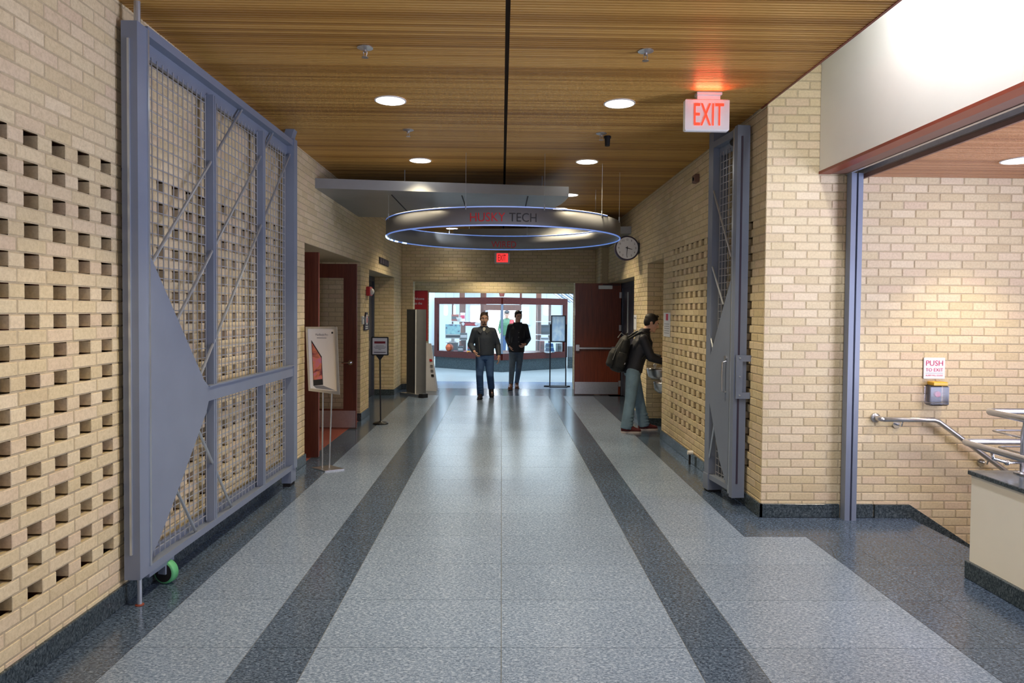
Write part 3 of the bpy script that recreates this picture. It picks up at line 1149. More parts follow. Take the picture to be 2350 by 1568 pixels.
t = thing('exit_sign', 'large white exit sign with glowing red letters hanging from the wooden ceiling', 'exit sign', (1.59, 5.48, ZC))
g = G(); exit_box(g, 1.416, 1.762, 5.45, 5.51, 3.122, 3.367); g.build('housing', M['white'], t)
g = G(); g.box(1.51, 1.69, 5.455, 5.505, 3.366, 3.40); g.box(1.505, 1.70, 5.44, 5.52, 3.398, ZC-.001); g.build('ceiling_mount', M['white'], t)
text('EXIT', (1.485, 5.448, 3.160), (1, 0, 0), (0, 0, 1), .232, .172, M['exit_red'], t, 'exit_letters', .003)
l = bpy.data.lights.new('lamp', 'AREA'); l.shape = 'RECTANGLE'; l.size, l.size_y = .20, .03; l.energy = 1.5; l.color = (1, .10, .04); l.spread = 2.4
o = bpy.data.objects.new('lamp', l); COL.objects.link(o); o.parent = t; o.location = Vector((1.59, 5.43, 3.375))-t.location; o.rotation_euler = (-(PI-1.32), 0, 0)
t = thing('exit_sign', 'small exit sign with red glowing face on the far brick wall', 'exit sign', (0, YE, 2.72))
g = G(); exit_box(g, -.165, .167, YE-.09, YE-.001, 2.725, 2.968); g.build('housing', M['white'], t)
g = G(); g.box(-.12, .125, YE-.094, YE-.089, 2.755, 2.945); g.build('lit_face', M['exit_face'], t)
text('EXIT', (-.085, YE-.0945, 2.785), (1, 0, 0), (0, 0, 1), .165, .13, M['ink_red'], t, 'exit_letters', .002)

# ---------------------------------------------------------------- canopies and ring sign
def slab(name, pts, z0, z1, mat, parent):
    g = G()
    g.prism([(x, y, z0) for x, y in pts], (0, 0, z1-z0))
    return g.build(name, mat, parent)


t = thing('ceiling_canopy', 'large grey metal ceiling canopy fixed to the left wall before the ring', 'canopy', (-.7, 9.2, 3.1))
arc = [(.80-.9*(1-math.cos(a)), 8.55+1.9*math.sin(a)) for a in [i*.16 for i in range(0, 10)]]
p1 = [(XL, 8.10), (-.4, 8.32), (.80, 8.47)] + arc + [(-1.2, 10.62), (XL, 10.55)]
slab('fascia_slab', p1, 3.10, 3.215, M['canopy'], t)
for x in (-1.35, -.5, .3):
    g = G(); g.box(x, x+.012, 8.5, 10.2, 3.094, 3.10); g.build('panel_seam', M['rubber'], t)
for x, y in ((-1.2, 8.6), (.5, 8.9), (-1.2, 10.2), (.2, 10.0)):
    g = G(); g.cyl((x, y, 3.215), (x, y, ZC), .006, n=6); g.build('hanger_rod', M['rod'], t)
t = thing('ceiling_canopy', 'far grey metal ceiling canopy fixed to the right wall beyond the ring', 'canopy', (.7, 13.2, 3.0))
slab('fascia_slab', [(-.87, 12.4), (.6, 12.15), (2.17, 11.75), (2.17, 14.25), (2.0, 14.3), (2.0, 14.9), (-.6, 14.9), (-.85, 14.0)], 3.03, 3.15, M['canopy'], t)
for x, y in ((-.6, 12.7), (1.7, 12.4), (-.4, 14.5), (1.6, 14.4)):
    g = G(); g.cyl((x, y, 3.15), (x, y, ZC), .006, n=6); g.build('hanger_rod', M['rod'], t)

RC, RR, RZ0, RZ1 = Vector((.014, 9.07, 0)), 1.5, 2.64, 2.825
t = thing('ring_sign', 'large grey ring sign with blue lit rims hanging under the ceiling', 'sign', (RC.x, RC.y, 2.64))
g = G(); g.lathe([(RR, RZ0), (RR, RZ1), (RR-.035, RZ1), (RR-.035, RZ0), (RR, RZ0)], RC, n=128, caps=False); smooth(g.build('ring_band', M['ring'], t))


def arc_pts(a0, a1, r, z, k=60):
    return [RC+Vector((r*math.sin(a0+(a1-a0)*i/k), -r*math.cos(a0+(a1-a0)*i/k), z)) for i in range(k+1)]


g = G(); g.tube(arc_pts(0, 2*PI*(127/128), RR-.005, RZ0-.008, 127), .008, 6, closed=True); g.build('lower_light_rim', M['led'], t)
g = G(); g.tube(arc_pts(-1.4, .95, RR-.005, RZ1+.008, 60), .0065, 6); g.build('upper_light_rim', M['led'], t)
g = G(); g.tube(arc_pts(1.7, 4.6, RR-.03, RZ1+.008, 60), .007, 6); g.build('upper_light_rim', M['led'], t)
for a in (-1.47, -1.58, -1.70, -1.82, -1.98, -1.36):
    g = G(); g.tube(arc_pts(a-.045, a+.03, RR-.004, RZ0-.008, 6), .011, 6); g.build('rim_bulb', M['led_hot'], t)
for a in (-1.2, -.28, .30, .72, 1.25, 2.1, 2.9, 3.7, 4.4):
    a = .86 if a == .72 else a
    p = RC+Vector((RR*math.sin(a), -RR*math.cos(a), 0))
    g = G(); g.cyl((p.x, p.y, RZ1-.02), (p.x, p.y, RZ1+.05), .007, n=6)
    zt = 3.10 if (p.x < .55 and 8.5 < p.y < 10.4) else ZC
    g.cyl((p.x, p.y, RZ1+.05), (p.x, p.y, zt), .0022, n=6)
    g.build('hanger_wire', M['rod'], t)


def ring_warp(x0, z0, out):
    def f(a, b):
        if out:
            ang = (x0+a-RC.x)/RR
            r = RR+.003
            return RC+Vector((r*math.sin(ang), -r*math.cos(ang), z0+b))
        r = RR-.035-.003
        ang = PI-(x0+a-RC.x)/r
        return RC+Vector((r*math.sin(ang), -r*math.cos(ang), z0+b))
    return f


text('HUSKY', (0, 0, 0), (1, 0, 0), (0, 0, 1), .385, .096, M['ink_red'], t, 'red_lettering', warp=ring_warp(-.355, 2.672, True))
text('TECH', (0, 0, 0), (1, 0, 0), (0, 0, 1), .302, .096, M['ink_black'], t, 'black_lettering', warp=ring_warp(.072, 2.672, True))
text('WIRED', (0, 0, 0), (1, 0, 0), (0, 0, 1), .375, .094, M['ink_red'], t, 'red_lettering', warp=ring_warp(-.164, 2.66, False))


def spotlight(p, tgt, e, lab, ceil_z):
    p = Vector(p)
    d = (Vector(tgt)-p).normalized()
    t = thing('spotlight', lab, 'spotlight', (p.x, p.y, ceil_z))
    g = G(); g.cyl((p.x, p.y, ceil_z), (p.x, p.y, p.z), .004, n=8); g.lathe([(.04, 0), (.04, -.012), (.01, -.016)], (p.x, p.y, ceil_z), n=16); g.build('stem', M['white'], t)
    g = G(); g.cyl(p-d*.04, p+d*.07, .036, .045, n=16); g.build('lamp_head', M['blackmetal'], t)
    g = G(); g.cyl(p+d*.068, p+d*.074, .04, n=16); g.build('lens', M['lamp'], t)
    spot(t, p+d*.1, e, (.92, .97, 1.0), .75, .5, .03, tgt)


spotlight((-1.0, 9.75, 2.98), (-.75, 10.45, 2.72), 10, 'dark spotlight under the canopy above the left of the ring', 3.10)

# ---------------------------------------------------------------- clock
cc = Vector((1.98, 11.1, 2.72))
t = thing('wall_clock', 'round white clock with dark rim on a bracket off the right wall', 'clock', (XR, 11.1, 2.72))
g = G(); g.lathe([(.17, -.05), (.19, -.055), (.197, -.03), (.197, .03), (.19, .055), (.17, .05)], cc, (0, 1, 0), 40); smooth(g.build('case_rim', M['purple'], t))
g = G(); g.lathe([(0, -.052), (.172, -.052), (.172, -.048), (0, -.048)], cc, (0, 1, 0), 40, caps=False); dial = g.build('dial', M['paper'], t)
for k in range(1, 13):
    a = k*PI/6
    w = .030 if k > 9 else (.007 if k == 1 else .017)
    text(str(k), (cc.x+.135*math.sin(a)-w/2, 11.0475, cc.z+.135*math.cos(a)-.015), (1, 0, 0), (0, 0, 1), w, .03, M['ink_black'], dial, 'numeral', .001)
for a, L_, w, nm in ((1.83, .085, .007, 'hour_hand'), (3.21, .125, .0055, 'minute_hand')):
    d = Vector((math.sin(a), 0, math.cos(a)))
    s_ = Vector((0, 1, 0)).cross(d)
    g = G(); q = Vector((cc.x, 11.043, cc.z))
    g.prism([q-d*.025-s_*w, q-d*.025+s_*w, q+d*L_+s_*w*.5, q+d*L_-s_*w*.5], (0, -.002, 0)); g.build(nm, M['ink_black'], dial)
g = G(); g.box(2.15, XR-.002, 11.02, 11.18, 2.64, 2.80); g.box(cc.x+.15, 2.155, 11.07, 11.13, 2.69, 2.75); g.build('bracket', M['black'], t)

# ---------------------------------------------------------------- wall fittings, right corridor wall
t = thing('notice', 'white paper notice taped to the brick beside the drinking fountains', 'notice', (XR, 9.12, 1.54))
g = G(); g.box(XR-.005, XR-.0015, 8.95, 9.31, 1.385, 1.70); g.build('sheet', M['paper'], t)
g = G(); g.box(XR-.0062, XR-.005, 9.06, 9.18, 1.60, 1.685); g.build('printed_picture', M['ink_pink'], t)
for k in range(5):
    g = G(); g.box(XR-.0062, XR-.005, 9.0, 9.26, 1.55-.03*k, 1.556-.03*k); g.build('printed_line', M['ink_grey'], t)
t = thing('notice', 'narrow white paper on the brick beside the grey door frame', 'notice', (XR, 11.3, 1.54))
g = G(); g.box(XR-.005, XR-.0015, 11.20, 11.42, 1.42, 1.66); g.build('sheet', M['paper'], t)
g = G(); g.box(XR-.0062, XR-.005, 11.24, 11.38, 1.60, 1.62); g.build('printed_line', M['ink_grey'], t)
t = thing('wall_sensor', 'tiny dark sensor box high on the right brick wall', 'sensor', (XR, 7.78, 3.2))
g = G(); g.bbox(XR-.05, XR-.001, 7.72, 7.84, 3.15, 3.24, .006); g.build('housing', M['undertrim'], t)
g = G(); g.cyl((XR-.05, 7.78, 3.19), (XR-.062, 7.78, 3.19), .02); g.build('lens', M['black'], t)
t = thing('floor_plug', 'small white socket plug low on the right wall behind the gate', 'plug', (XR, 7.76, .1))
g = G(); g.cyl((XR-.016, 7.76, .13), (XR-.075, 7.76, .13), .024, n=14); g.build('cap', M['white'], t)
g = G(); g.cyl((XR-.05, 7.76, .108), (XR-.05, 7.76, .0), .012, n=10); g.build('stem', M['rubber'], t)


# drinking fountains
def fountain(y, z, lab):
    t = thing('drinking_fountain', lab, 'drinking fountain', (2.62, y, z), 'steel drinking fountains in the alcove')
    g = G()
    g.cs = True
    x1 = 2.735
    n = 14
    for (zz, rx, ry) in ():
        pass
    prof = [(-.17, .05), (-.16, .14), (-.12, .19), (-.02, .21), (0, .21), (-.006, .195), (-.03, .16), (-.04, .02)]
    v = []
    for h, r in prof:
        v += [Vector((2.34, y, z+h))+Vector((-r*math.cos(-PI/2+PI*i/n), r*.95*math.sin(-PI/2+PI*i/n), 0)) for i in range(n+1)]
    fs = []
    for i in range(len(prof)-1):
        for j in range(n):
            fs.append((i*(n+1)+j, i*(n+1)+j+1, (i+1)*(n+1)+j+1, (i+1)*(n+1)+j))
    fs += [tuple(range(n+1)), tuple(range((len(prof)-1)*(n+1), len(prof)*(n+1)))]
    g.add(v, fs)
    g.build('basin', M['steel'], t)
    g = G(); g.bbox(2.34, x1, y-.2, y+.2, z-.19, z, .01); g.build('body', M['steel'], t)
    g = G(); g.cyl((2.235, y-.05, z-.03), (2.235, y-.05, z+.03), .012); g.ell((2.235, y-.05, z+.045), (.03, .026, .026)); g.build('bubbler', M['white'], t)
    g = G(); g.cyl((2.16, y+.0, z-.05), (2.142, y+.0, z-.05), .025); g.build('push_button', M['chrome'], t)


fountain(10.14, .89, 'higher steel drinking fountain at the back of the brick alcove')
fountain(9.68, .735, 'lower steel drinking fountain nearest the pierced brick wall')

# ---------------------------------------------------------------- wooden door, far right
DY, DX0, DX1, DZ = 14.21, 1.497, 2.435, 2.285
t = struct(bpy.data.objects.new('door_1', None)); COL.objects.link(t); t.location = (DX1, DY, 0)
t['label'] = 'tall cherry wood door standing open with push bar and steel kick plate'
g = G(); g.bbox(DX0, DX1, DY, DY+.045, .01, DZ, .003); g.build('door_leaf', M['cherry'], t)
g = G(); g.box(DX0+.01, DX1-.04, DY-.003, DY, .02, .27); g.build('kick_plate', M['steel'], t)
g = G(); g.bbox(DX0+.02, DX0+.09, DY-.06, DY, .90, 1.04, .01); g.build('latch_case', M['steel'], t)
g = G(); g.bbox(DX0+.09, DX1-.12, DY-.055, DY-.012, .94, .985, .008); g.box(DX1-.18, DX1-.10, DY-.02, DY, .93, .995); g.build('push_bar', M['steel'], t)
g = G(); g.bbox(DX0+.47, DX0+.75, DY-.06, DY, 2.17, 2.245, .008); g.build('door_closer', M['white'], t)
g = G(); g.box(DX0+.55, DX0+.92, DY-.035, DY-.02, 2.25, 2.262); g.build('closer_arm', M['blackmetal'], t)
for z in (.24, 1.38, 2.05):
    g = G(); g.box(DX1-.035, DX1+.02, DY-.006, DY+.002, z-.06, z+.06); g.cyl((DX1+.005, DY-.01, z-.06), (DX1+.005, DY-.01, z+.06), .009, n=8); g.build('hinge', M['steel'], t)
# its grey frame in the side opening, second leaf with a narrow lit pane
t = struct(bpy.data.objects.new('door_2', None)); COL.objects.link(t); t.location = (2.47, 12.9, 0)
t['label'] = 'dark grey door and frame in the right wall opening behind the wood door'
g = G(); g.box(2.45, 2.55, 14.19, 14.30, 0, Z3); g.box(2.45, 2.55, 11.45, 11.55, 0, Z3); g.box(2.45, 2.55, 11.55, 14.19, Z3-.10, Z3); g.build('door_frame', M['greydoor'], t)
g = G(); g.box(2.48, 2.53, 13.36, 14.19, .01, Z3-.10); g.build('sidelight_rail', M['greydoor'], t)
g = G(); g.box(2.475, 2.48, 13.62, 13.74, .4, 2.1); g.build('narrow_pane', M['hallwall'], t)
g = G(); g.box(2.48, 2.53, 11.55, 13.34, .01, Z3-.10); g.build('door_leaf', M['greydoor'], t)

# ---------------------------------------------------------------- left alcove doors
def glazed_door(nm, hinge_x, free_x, y, lab, lever):
    t = struct(bpy.data.objects.new(nm, None)); COL.objects.link(t); t.location = (hinge_x, y, 0)
    t['label'] = lab
    a, b = hinge_x, free_x
    for n_, q in (('stile', (b-.185, b, y, y+.045, .01, 2.355)), ('stile', (a, a+.18, y, y+.045, .01, 2.355)),
                  ('top_rail', (a+.18, b-.185, y, y+.045, 2.155, 2.355)), ('bottom_rail', (a+.18, b-.185, y, y+.045, .01, .285))):
        g = G(); g.box(*q); g.build(n_, M['cherry_dark'], t)
    g = G(); g.box(a+.18, b-.185, y+.018, y+.026, .285, 2.155); g.build('glass_pane', M['glass'], t)
    if lever:
        g = G(); g.box(a+.02, b-.01, y-.003, y, .02, .262); g.build('kick_plate', M['steel'], t)
        g = G(); g.cyl((b-.085, y-.012, .95), (b-.085, y, .95), .035, n=18); g.cyl((b-.085, y-.05, .95), (b-.085, y-.01, .95), .012, n=10)
        g.tube([(b-.085, y-.05, .95), (b-.12, y-.056, .95), (b-.20, y-.05, .948)], .011, 8); g.build('lever_handle', M['chrome'], t)
    g = G(); g.box(b-.002, b+.001, y+.002, y+.043, .02, 2.35); g.build('edge_strip', M['redtrim'], t)
    return t


glazed_door('door_3', -2.98, -2.066, 9.96, 'glazed dark wood door standing open with lever handle and kick plate', True)
glazed_door('door_4', -2.98, -2.088, 7.98, 'near dark wood door leaf seen at the edge of the left alcove', False)
t = struct(bpy.data.objects.new('door_5', None)); COL.objects.link(t); t.location = (-2.6, 12.7, 0)
t['label'] = 'dark grey door set back in the far left alcove'
g = G(); g.box(-2.66, -2.54, 13.90, 13.98, 0, Z2-.002); g.box(-2.66, -2.54, 11.40, 11.48, 0, Z2-.002); g.box(-2.66, -2.54, 11.48, 13.9, Z2-.09, Z2-.002); g.build('door_frame', M['greydoor'], t)
g = G(); g.box(-2.64, -2.58, 11.48, 13.90, .01, Z2-.09); g.build('door_leaf', M['greydoor'], t)
g = G(); g.box(-2.58, -2.572, 13.5, 13.62, .95, 1.1); g.build('lock_plate', M['steel'], t)

# ---------------------------------------------------------------- left wall fittings
t = thing('fire_alarm', 'red fire alarm strobe with white lens on the left brick wall', 'fire alarm', (XL, 11.24, 2.0))
g = G(); g.bbox(XL+.002, XL+.06, 11.13, 11.36, 1.93, 2.075, .008); g.build('housing', M['red'], t)
g = G(); g.ell((XL+.06, 11.25, 2.0), (.05, .08, .055)); smooth(g.build('strobe_lens', M['white'], t))
t = thing('room_sign', 'dark purple wall plaque with round white symbol beside the grey door', 'sign', (XL, 11.1, 1.52))
g = G(); g.bbox(XL+.002, XL+.02, 10.93, 11.29, 1.385, 1.60, .004); g.prism([(XL+.002, 11.0, 1.60), (XL+.002, 11.22, 1.60), (XL+.002, 11.18, 1.665), (XL+.002, 11.04, 1.665)], (.018, 0, 0)); g.build('plaque', M['purple'], t)
g = G(); g.lathe([(.0, 0), (.085, 0), (.085, .002), (0, .002)], (XL+.02, 11.11, 1.55), (1, 0, 0), 24, caps=False); g.build('symbol_disc', M['white'], t)
g = G(); g.ell((XL+.0225, 11.11, 1.595), (.002, .02, .018)); g.box(XL+.022, XL+.024, 11.075, 11.145, 1.50, 1.575); g.build('symbol_figure', M['ink_red'], t)
for k in range(2):
    g = G(); g.box(XL+.02, XL+.0215, 11.0, 11.2, 1.435-.03*k, 1.45-.03*k); g.build('text_line', M['white'], t)
t = thing('card_reader', 'small pale wall plate just left of the purple plaque', 'card reader', (XL, 10.82, 1.55))
g = G(); g.bbox(XL+.002, XL+.025, 10.77, 10.87, 1.48, 1.61, .005); g.build('plate', M['white'], t)
g = G(); g.box(XL+.025, XL+.027, 10.80, 10.84, 1.56, 1.59); g.build('indicator', M['ink_grey'], t)
t = thing('wall_vent', 'small dark louvred vent high on the left brick wall', 'vent', (XL, 12.78, 2.58))
g = G(); g.box(XL+.001, XL+.008, 12.28, 13.28, 2.52, 2.64); g.build('backing', M['black'], t)
for k in range(4):
    y = 12.30+k*.25
    g = G(); g.box(XL+.006, XL+.02, y, y+.21, 2.535, 2.625); g.build('louvre', M['purple'], t)

# poster stand by the near alcove door
C_ = [Vector(q) for q in ((-2.09, 7.50, 1.508), (-1.752, 7.42, 1.513), (-1.69, 7.28, .823), (-2.02, 7.36, .85))]
TL, TR, BR, BL = C_
t = thing('poster_stand', 'silver poster stand with laptop poster on two thin legs by the alcove', 'poster stand', (-1.86, 7.42, 0))
ux = (TR-TL).normalized(); nz = ux.cross((TL-BL).normalized()); nz = nz if nz.y < 0 else -nz


def bil(a, b, off=0.0):
    return TL.lerp(TR, a).lerp(BL.lerp(BR, a), b)+nz*off


g = G(); g.prism([bil(0, 0), bil(1, 0), bil(1, 1), bil(0, 1)], nz*-.02); g.build('back_board', M['white'], t)
for q in (((-.015, -.01), (.05, -.01), (.05, 1.01), (-.015, 1.01)), ((.95, -.01), (1.02, -.01), (1.02, 1.01), (.95, 1.01)), ((.0, -.01), (1, -.01), (1, .022), (0, .022)), ((0, .965), (1, .965), (1, 1.01), (0, 1.01))):
    g = G(); g.prism([bil(a, b, -.004) for a, b in q], nz*.016); g.build('frame_bar', M['steel'], t)
mp, bb = base_mat('poster_print', .35)
gg = nd(mp, 'ShaderNodeNewGeometry'); sp_ = nd(mp, 'ShaderNodeSeparateXYZ'); mp.node_tree.links.new(gg.outputs['Position'], sp_.inputs[0])
mr = nd(mp, 'ShaderNodeMapRange'); mr.inputs[1].default_value = -2.05; mr.inputs[2].default_value = -1.72
mp.node_tree.links.new(sp_.outputs['X'], mr.inputs[0])
rr = ramp(mp, [(0, C3(232, 232, 232)), (1, C3(206, 194, 176))]); mp.node_tree.links.new(mr.outputs[0], rr.inputs[0]); mp.node_tree.links.new(rr.outputs[0], bb.inputs['Base Color'])
g = G(); g.prism([bil(.05, .022, .0015), bil(.95, .022, .0015), bil(.95, .965, .0015), bil(.05, .965, .0015)], nz*.001); g.build('poster', mp, t)
ms, bb = base_mat('screen_picture', .3)
nn_ = nd(ms, 'ShaderNodeTexNoise'); nn_.inputs['Scale'].default_value = 6; nn_.inputs['Detail'].default_value = 4; nn_.inputs['Distortion'].default_value = 1.5
gg = nd(ms, 'ShaderNodeNewGeometry'); ms.node_tree.links.new(gg.outputs['Position'], nn_.inputs['Vector'])
rr = ramp(ms, [(.3, C3(40, 22, 40)), (.42, C3(120, 50, 70)), (.52, C3(206, 120, 90)), (.6, C3(200, 110, 130)), (.75, C3(110, 130, 190))])
ms.node_tree.links.new(nn_.outputs[0], rr.inputs[0]); ms.node_tree.links.new(rr.outputs[0], bb.inputs['Base Color'])
lp = [(.15, .20), (.475, .455), (.48, .89), (.15, .92)]
g = G(); g.prism([bil(a, b, .003) for a, b in lp], nz*.0006); scr = g.build('laptop_print', M['ink_black'], t)
g = G(); g.prism([bil(a, b, .0038) for a, b in ((.165, .245), (.46, .475), (.462, .80), (.165, .83))], nz*.0004); g.build('laptop_screen', ms, scr)
g = G(); g.prism([bil(a, b, .003) for a, b in ((.15, .92), (.48, .90), (.9, .955), (.24, .955))], nz*.0006); g.build('laptop_base_print', M['ink_grey'], scr)
vx = (TL-BL).normalized()
text('MacBook Pro', bil(.30, .13, .003), ux, vx, .145, .024, M['ink_grey'], t)
g = G(); g.prism([bil(a, b, .003) for a, b in ((.34, .158), (.66, .158), (.66, .168), (.34, .168))], nz*.0005); g.build('small_print', M['ink_grey'], t)
g = G(); q = bil(.86, .08, .003); g.lathe([(0, 0), (.011, 0), (.011, .0006), (0, .0006)], q, nz, 14, caps=False); g.build('round_mark', M['ink_black'], t)
for a, bx in ((.42, -1.905), (.72, -1.83)):
    p = bil(a, .95, -.03)
    g = G(); g.tube([p, Vector((bx, 7.42+.02, .012))], .0085, 8); g.build('leg', M['steel'], t)
g = G(); g.prism([(-2.03, 7.46, .001), (-1.84, 7.30, .001), (-1.66, 7.40, .001), (-1.85, 7.58, .001)], (0, 0, .01)); g.build('base_plate', M['steel'], t)

# black sign stand
t = thing('sign_stand', 'thin black floor stand holding a small framed white notice, round base', 'sign stand', (-1.803, 10.43, 0))
x0, x1, z0, z1, y = -1.937, -1.683, 1.027, 1.305, 10.40
g = G(); g.bbox(x0, x1, y, y+.022, z0, z1, .008); g.build('frame', M['black'], t)
g = G(); g.box(x0+.018, x1-.018, y-.002, y, z0+.018, z1-.018); sh = g.build('notice_sheet', M['paper'], t)
g = G(); g.box(x0+.045, x1-.045, y-.0034, y-.002, 1.205, 1.238); g.build('red_band', M['maroon'], sh)
for k, w in enumerate((.06, .09, .075, .02)):
    g = G(); g.box(-1.81-w, -1.81+w, y-.003, y-.002, 1.168-.018*k, 1.174-.018*k); g.build('text_line', M['ink_grey'], sh)
g = G(); g.box(x0+.04, x1-.04, y-.003, y-.002, 1.07, 1.08); g.build('rule', M['purple'], sh)
g = G(); g.prism([(-1.87, y+.004, 1.03), (-1.75, y+.004, 1.03), (-1.80, y+.004, .96), (-1.82, y+.004, .96)], (0, .02, 0)); g.build('bracket', M['black'], t)
g = G(); g.cyl((-1.81, y+.02, .98), (-1.80, 10.43, .03), .011, n=10); g.build('pole', M['black'], t)
g = G(); g.cs = True; g.lathe([(.115, 0), (.115, .012), (.09, .024), (.025, .032), (.012, .05)], (-1.80, 10.43, 0), n=28); g.build('base', M['black'], t)

# grey folding display
t = thing('folding_screen', 'tall grey folding display screen standing by the end wall', 'display panel', (-1.70, 13.75, 0))
g = G(); g.prism([(-1.90, 14.0, .06), (-1.70, 13.80, .06), (-1.70, 13.83, .06), (-1.88, 14.02, .06)], (0, 0, 1.665)); g.build('left_panel', M['panelshade'], t)
g = G(); g.cs = False
pts = [(-1.69+.20*k/8, 13.80+.03*math.sin(k/8*PI)-.0*k) for k in range(9)]
g.prism([(x, yy, .06) for x, yy in pts]+[(x, yy+.02, .06) for x, yy in reversed(pts)], (0, 0, 1.665)); g.build('right_panel', M['panelgrey'], t)
g = G(); g.cyl((-1.695, 13.79, .05), (-1.695, 13.79, 1.72), .012, n=10); g.build('edge_pole', M['white'], t)
g = G(); g.prism([(-2.04, 14.02, 0), (-1.62, 13.58, 0), (-1.47, 13.66, 0), (-1.84, 14.06, 0)], (0, 0, .055)); g.build('base', M['steel'], t)
g = G(); g.prism([(-1.60, 13.56, 0), (-1.52, 13.52, 0), (-1.43, 13.62, 0), (-1.47, 13.67, 0), (-1.56, 13.62, 0)], (0, 0, .075)); g.build('base_end', M['ink_black'], t)

# white folding floor sign behind it
t = thing('floor_sign', 'white folding floor sign half hidden behind the grey panel', 'floor sign', (-1.55, 14.95, 0))
g = G(); g.prism([(-1.66, 14.80, 0), (-1.36, 14.70, 0), (-1.50, 14.90, 1.0), (-1.64, 14.97, 1.0)], (0, .02, 0)); g.build('front_board', M['paper'], t)
g = G(); g.prism([(-1.66, 15.07, 0), (-1.36, 15.0, 0), (-1.50, 14.935, 1.0), (-1.64, 15.0, 1.0)], (0, .02, 0)); g.build('rear_board', M['paper'], t)
for z, k in ((.62, 'ink_red'), (.5, 'ink_grey'), (.4, 'ink_grey'), (.3, 'ink_black')):
    xr = -1.36-(.14*z)-.02
    yc = 14.70+.2*z
    g = G(); g.prism([(xr-.06, yc+.02, z), (xr, yc-.001, z), (xr-.008, yc+.009, z+.05), (xr-.066, yc+.03, z+.05)], (0, -.003, 0)); g.build('print', M[k], t)

# red banners on the second wall
t = thing('banner', 'tall red welcome banner on the wall left of the hall opening', 'banner', (-1.94, 16.57, 1.0))
g = G(); g.box(-2.13, -1.757, 16.57, 16.59, .98, 2.165); g.build('cloth', M['red'], t)
text('Welcome', (-2.11, 16.569, 1.955), (1, 0, 0), (0, 0, 1), .27, .058, M['paper'], t, 'white_lettering')
text('to the', (-2.065, 16.569, 1.845), (1, 0, 0), (0, 0, 1), .175, .058, M['paper'], t, 'white_lettering')
g = G(); g.box(-2.13, -1.757, 16.565, 16.595, 2.16, 2.175); g.build('top_bar', M['maroon'], t)
t = thing('banner', 'red banner right of the hall opening, mostly behind the wood door', 'banner', (1.88, 16.57, 1.0))
g = G(); g.box(1.705, 2.08, 16.57, 16.59, .98, 2.165); g.build('cloth', M['red'], t)
text('Welcome', (1.74, 16.569, 1.955), (1, 0, 0), (0, 0, 1), .27, .058, M['paper'], t, 'white_lettering')
g = G(); g.box(1.705, 2.08, 16.565, 16.595, 2.16, 2.175); g.build('top_bar', M['maroon'], t)

# black framed sign stand right
t = thing('sign_stand', 'tall dark framed sign holder on two posts beside the wood door', 'sign stand', (1.28, 15.75, 0))
mglow, bb = base_mat('pale_poster', .25)
nn_ = nd(mglow, 'ShaderNodeTexNoise'); nn_.inputs['Scale'].default_value = 4
rr = ramp(mglow, [(.35, C3(250, 254, 254)), (.62, C3(216, 228, 240))]); mglow.node_tree.links.new(nn_.outputs[0], rr.inputs[0]); mglow.node_tree.links.new(rr.outputs[0], bb.inputs['Base Color'])
tl_ = nd(mglow, 'ShaderNodeBsdfTranslucent'); mx_ = nd(mglow, 'ShaderNodeMixShader'); mx_.inputs[0].default_value = .85
mglow.node_tree.links.new(rr.outputs[0], tl_.inputs[0]); mglow.node_tree.links.new(bb.outputs[0], mx_.inputs[1]); mglow.node_tree.links.new(tl_.outputs[0], mx_.inputs[2]); mglow.node_tree.links.new(mx_.outputs[0], mglow.node_tree.nodes['Material Output'].inputs['Surface'])
g = G(); g.box(1.135, 1.435, 15.745, 15.755, 1.03, 1.605); g.build('poster', mglow, t)
for q in ((1.118, 1.14, 1.012, 1.62), (1.43, 1.452, 1.012, 1.62)):
    g = G(); g.box(q[0], q[1], 15.73, 15.765, q[2], q[3]); g.build('frame_side', M['blackmetal'], t)
for q in ((1.14, 1.43, 1.012, 1.034), (1.14, 1.43, 1.60, 1.62)):
    g = G(); g.box(q[0], q[1], 15.73, 15.765, q[2], q[3]); g.build('frame_bar', M['blackmetal'], t)
for x in (1.104, 1.464):
    g = G(); g.box(x-.013, x+.013, 15.74, 15.77, .03, 1.42); g.build('post', M['blackmetal'], t)
g = G(); g.box(.97, 1.56, 15.72, 15.79, 0, .03); g.box(1.08, 1.49, 15.60, 15.90, 0, .02); g.build('base', M['blackmetal'], t)

# ---------------------------------------------------------------- stair side
t = thing('push_sign', 'white push to exit sign with red lettering on the stair wall', 'sign', (3.605, 5.745, 1.25))
g = G(); g.bbox(3.516, 3.692, 5.738, 5.749, 1.168, 1.345, .003); g.build('plate', M['paper'], t)
text('PUSH', (3.533, 5.737, 1.278), (1, 0, 0), (0, 0, 1), .142, .044, M['ink_pink'], t)
text('TO EXIT', (3.531, 5.737, 1.230), (1, 0, 0), (0, 0, 1), .145, .028, M['ink_pink'], t)
text('ALARM WILL SOUND', (3.53, 5.737, 1.191), (1, 0, 0), (0, 0, 1), .146, .013, M['ink_red'], t)
g = G(); g.box(3.53, 3.678, 5.7365, 5.738, 1.216, 1.218); g.build('rule', M['ink_grey'], t)
t = thing('exit_button', 'red exit button under a clear cover with yellow top, below the sign', 'button', (3.61, 5.745, 1.0))
g = G(); g.bbox(3.555, 3.655, 5.715, 5.748, .975, 1.135, .004); g.build('back_plate', M['panelgrey'], t)
g = G(); g.bbox(3.53, 3.682, 5.66, 5.745, .952, 1.12, .012); g.build('clear_cover', M['acrylic'], t)
g = G(); g.bbox(3.552, 3.668, 5.655, 5.745, 1.118, 1.150, .006); g.build('yellow_top', M['yellow'], t)
